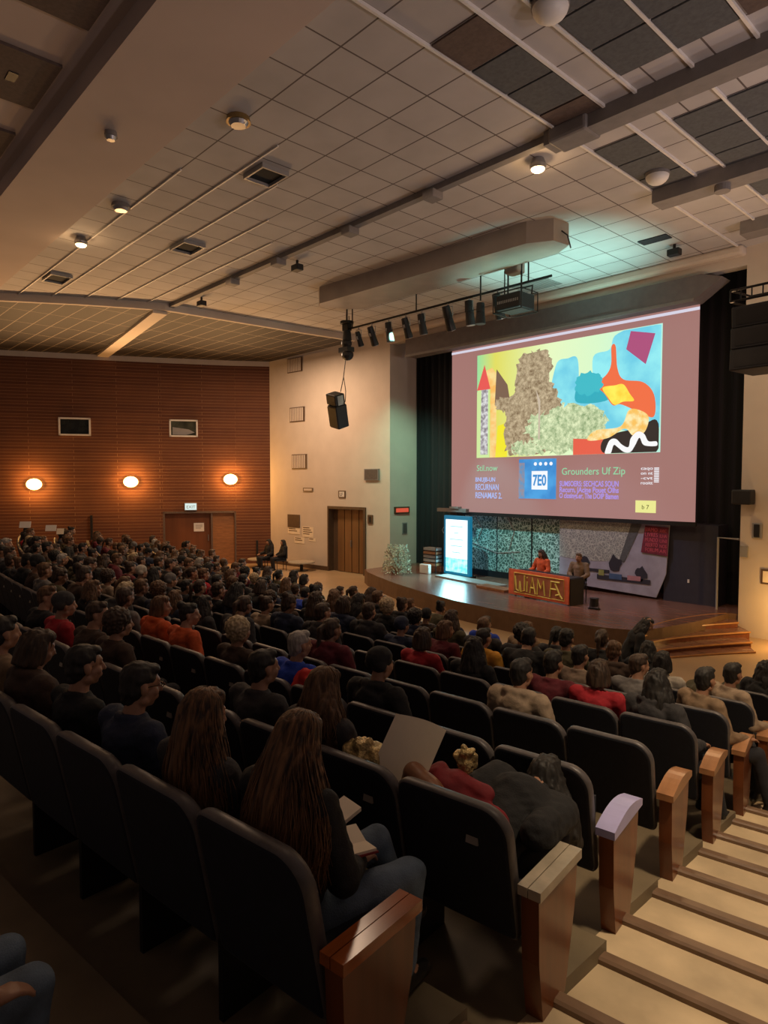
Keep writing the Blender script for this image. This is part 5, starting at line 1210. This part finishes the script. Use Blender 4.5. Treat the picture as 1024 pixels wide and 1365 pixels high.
# ---- person cut by the left edge, row behind
used[(0, 0)] = 1
p, th = seat_pos(0, 0); P0 = person('knees and hand of a person in dark jeans at bottom left edge', V(-2.16, -.16, zk(0) - .14), th, key='f', hair=('short', 'black'), top=('plain', 'black'), legs='jeans', name='seated_person')
# ---- seats
for k in range(1, NR + 1):
    for j in range(0, 36):
        if k == 1 and j > 7: break
        if k == 2 and j > 12: break
        if k == 3 and j > 24: break
        if k == 9 and j < 9 or k == 8 and j == 1: continue
        pt, th = seat_pos(k, j); fw = pt.x * -.735 + pt.y * .678; r = pt.x * .678 + pt.y * .735
        if fw < .3 or not (-560 < 880 * r / fw < 620): continue
        rnd = random.Random(k * 100 + j)
        occ = (k, j) in used or (rnd.random() < .97 and not (k <= 2 or (k == 3 and j < 9) or (k == 4 and j < 5 and j != 1) or (k == 4 and j in (6, 7)) or (k == 5 and j in (5, 6)) ))
        make_seat(k, j, not occ, k <= 3)
        if occ and (k, j) not in used:
            st, sd = rnd.choice([('short', 0), ('quiff', 3), ('short', 1), ('bob', 0), ('mid', 0), ('afro', 0), ('bun', 0), ('tail', 0), ('mid', 0), ('short', 0)])
            hc = rnd.choice(['black', 'black', 'dark brown', 'dark brown', 'brown', 'dark brown', 'black', 'brown', 'grey' if rnd.random() < .3 else 'black', 'blond' if rnd.random() < .4 else 'dark brown'])
            tc_ = rnd.choice(['black', 'charcoal', 'navy', 'black', 'dark brown', 'charcoal', 'olive', 'grey', 'black', 'maroon', 'navy', 'tan' if rnd.random() < .5 else 'black', 'beige' if rnd.random() < .3 else 'charcoal', 'red' if rnd.random() < .25 else 'dark brown'])
            tp = rnd.choice(['plain', 'hooded', 'plain']); key = rnd.choice('aaabbcdeff'); hat = None
            if rnd.random() < .05: hat = rnd.choice(['black', 'navy', 'grey'])
            hn = 'dark cap' if hat else {'short': 'short', 'quiff': 'thick', 'bob': 'bobbed', 'mid': 'long', 'afro': 'frizzy', 'bun': 'bunned', 'tail': 'ponytailed'}[st] + ' ' + hc + ' hair'
            lab = '%s, %s %s, %s seat from right aisle, %s' % (hn, tc_, {'plain': 'top', 'hooded': 'hooded coat'}[tp], ORD[j + 1], ROWN[k])
            sit(k, j, lab, key=key, hair=(st, hc), top=(tp, tc_), hat=hat, seed=sd, skin=rnd.choice(['skin', 'skin', 'skin2']), drz=rnd.uniform(-6, 6) + max(-14, min(22, (pt.x + 9) * 2.2)), dj=rnd.uniform(-.12, .12), shoes=k < 9 and False,
                group='audience of the auditorium', scale=rnd.uniform(.95, 1.08))
# ---- people on stage and at the left wall
def chair(label, x, y, z, rz):
    t = thing('simple_chair', label, 'chair', (x, y, z), rz)
    mb = MB(); mb.box(-.21, .21, .1, .5, .36, .4); mb.build('seat', M['black'], t); mb = MB(); mb.box(-.2, .2, .06, .09, .45, .8); mb.build('backrest', M['black'], t)
    for x_ in (-.2, .18):
        for y_ in (.1, .46): mb = MB(); mb.box(x_, x_ + .02, y_, y_ + .02, 0, .8 if y_ < .2 else .36); mb.build('leg', M['blackmetal'], t)
chair('black chair behind the desk, under the left speaker', -9.75, 14.75, .45, PI - .1)
chair('black chair behind the desk, under the right speaker', -8.75, 14.75, .45, PI + .25)
person('woman with dark hair in orange top behind the desk on stage', (-9.75, 14.85, .45), PI - .1, key='f', hair=('mid', 'dark brown'), top=('plain', 'orange'))
person('man in orange-brown jacket behind the desk turned to his left', (-8.75, 14.85, .45), PI + .25, key='b', hair=('short', 'brown'), top=('plain', 'tan'))
chair('black chair by the pale wall, under the left waiting person', -21.5, 14.0, 0, PI)
chair('black chair by the pale wall, under the right waiting person', -20.85, 14.25, 0, PI - .3)
person('person in black seated against the pale wall, left of two', (-21.5, 14.1, 0), PI, key='f', hair=('mid', 'black'), top=('hooded', 'black'))
person('person in black seated against the pale wall, right of two', (-20.85, 14.35, 0), PI - .3, key='a', hair=('mid', 'black'), top=('hooded', 'black'))
for x, y, r, lab in ((-22.2, 13.9, .5, 'round pale low table at the corner of the brick wall'), (-20.3, 14.5, .5, 'round pale low table against the pale wall right of two people')):
    t = thing('low_round_table', lab, 'table', (x, y, 0)); mb = MB(); mb.cyl((0, 0, .3), (0, 0, .34), r, n=28); mb.build('top', M['woodpale'], t)
    mb = MB(); mb.cyl((0, 0, 0), (0, 0, .3), .06, n=12); mb.cyl((0, 0, 0), (0, 0, .02), .25, n=20); mb.build('base', M['blackmetal'], t)
# two people standing bent in front of the stage stairs
def stander(label, x, y, rz, tilt, hair):
    t = thing('standing_person', label, 'person', (x, y, 0), rz)
    R0 = Matrix.Translation(V(0, 0, .88)) @ Matrix.Rotation(D(-tilt), 4, 'X') @ Matrix.Translation(V(0, 0, -.88))
    H = R0 @ Matrix.Translation(V(0, .02, 1.54)); mb = MB()
    def build(e, hd):
        mb = MB()
        mb.ell(R0 @ V(0, 0, 1.2), (.16 + e, .12 + e, .2 + e), 14); mb.cap(V(0, 0, .88), R0 @ V(0, 0, 1.2), .13 + e, .13 + e)
        for s in (1, -1):
            mb.cap(R0 @ V(0, 0, 1.36), R0 @ V(.18 * s, 0, 1.34), .05 + e, .05 + e); mb.cap(R0 @ V(.18 * s, 0, 1.34), R0 @ V(.23 * s, .08, 1.08), .05 + e, .04 + e); mb.cap(R0 @ V(.23 * s, .08, 1.08), R0 @ V(.16 * s, .25, .9), .04 + e, .027 + e)
        return mb
    mb = build(0, True); mb.cap(R0 @ V(0, 0, 1.36), H @ V(0, 0, -.05), .06, .05); add_head(mb, H)
    for s in (1, -1):
        add_hand(mb, R0 @ V(.16 * s, .25, .9), V(0, .4, -.9).normalized(), s); mb.cap(V(.09 * s, 0, .85), V(.1 * s, .03, .47), .08, .055); mb.cap(V(.1 * s, .03, .47), V(.1 * s, 0, .09), .052, .036); mb.cap(V(.1 * s, -.02, .05), V(.1 * s, .13, .04), .036, .03)
    me = remesh(mb, .011); me.materials.append(M['skin']); inst(me, 'body', t)
    me = remesh(build(.022, False), .013); displace(me, .01, 12); me.materials.append(TC['black']); inst(me, 'jacket', t)
    mb = MB(); mb.ell(V(0, 0, .86), (.17, .14, .12), 14)
    for s in (1, -1): mb.cap(V(.09 * s, 0, .85), V(.1 * s, .03, .47), .095, .07); mb.cap(V(.1 * s, .03, .47), V(.1 * s, 0, .1), .068, .05)
    me = remesh(mb, .013); me.materials.append(M['trousers']); inst(me, 'trousers', t)
    for s in (1, -1): mb = MB(); mb.cap((.1 * s, -.03, .05), (.1 * s, .15, .045), .046, .04); mb.build('shoe', M['shoe'], t)
    inst(hairm(hair), 'hair', t, H.to_translation(), H.to_euler(), HC['black']); t.scale = (.86,) * 3; return t
so_ = stander('person in black standing near the front row, leaning towards the stage stairs', -4.3, 8.45, D(-60), 26, 'mid'); so_.location.z = zk(9)
# coats heap along the front at right
for i, (x, y, lab) in enumerate(((-3.9, 10.6, 'dark grey coat heap on the floor before the stairs, left'), (-3.3, 10.3, 'dark grey coat heap on the floor before the stairs, right'))):
    mb = MB(); mb.ell((0, 0, .12), (.5, .25, .16), 14); mb.ell((.2, .1, .2), (.25, .2, .14), 12); me = remesh(mb, .02, 2); displace(me, .06, 6, seed=i); me.materials.append(TC['grey' if i else 'olive'])
    o = bpy.data.objects.new('coat_heap', me); COL.objects.link(o); o.location = (x, y, 0); tag(o, lab, 'coat')
# white placards on the left end of the crowd
for x, y, z, ww, m_, lab in ((-17.9, 4.5, 2.3, .13, 'white', 'white paper held up at the far left of the crowd'), (-18.3, 5.2, 2.16, .13, 'white', 'white paper sheet in the left crowd, second from left'), (-18.9, 5.6, 2.02, .09, 'paper', 'yellowish paper sheet in the left crowd, third from left')):
    mb = MB(); mb.box(-ww, ww, -.006, .006, -.07, .09); tag(mb.build('paper_sheet', M[m_], loc=(x, y, z), rot=(D(-20), 0, D(55))), lab, 'paper')
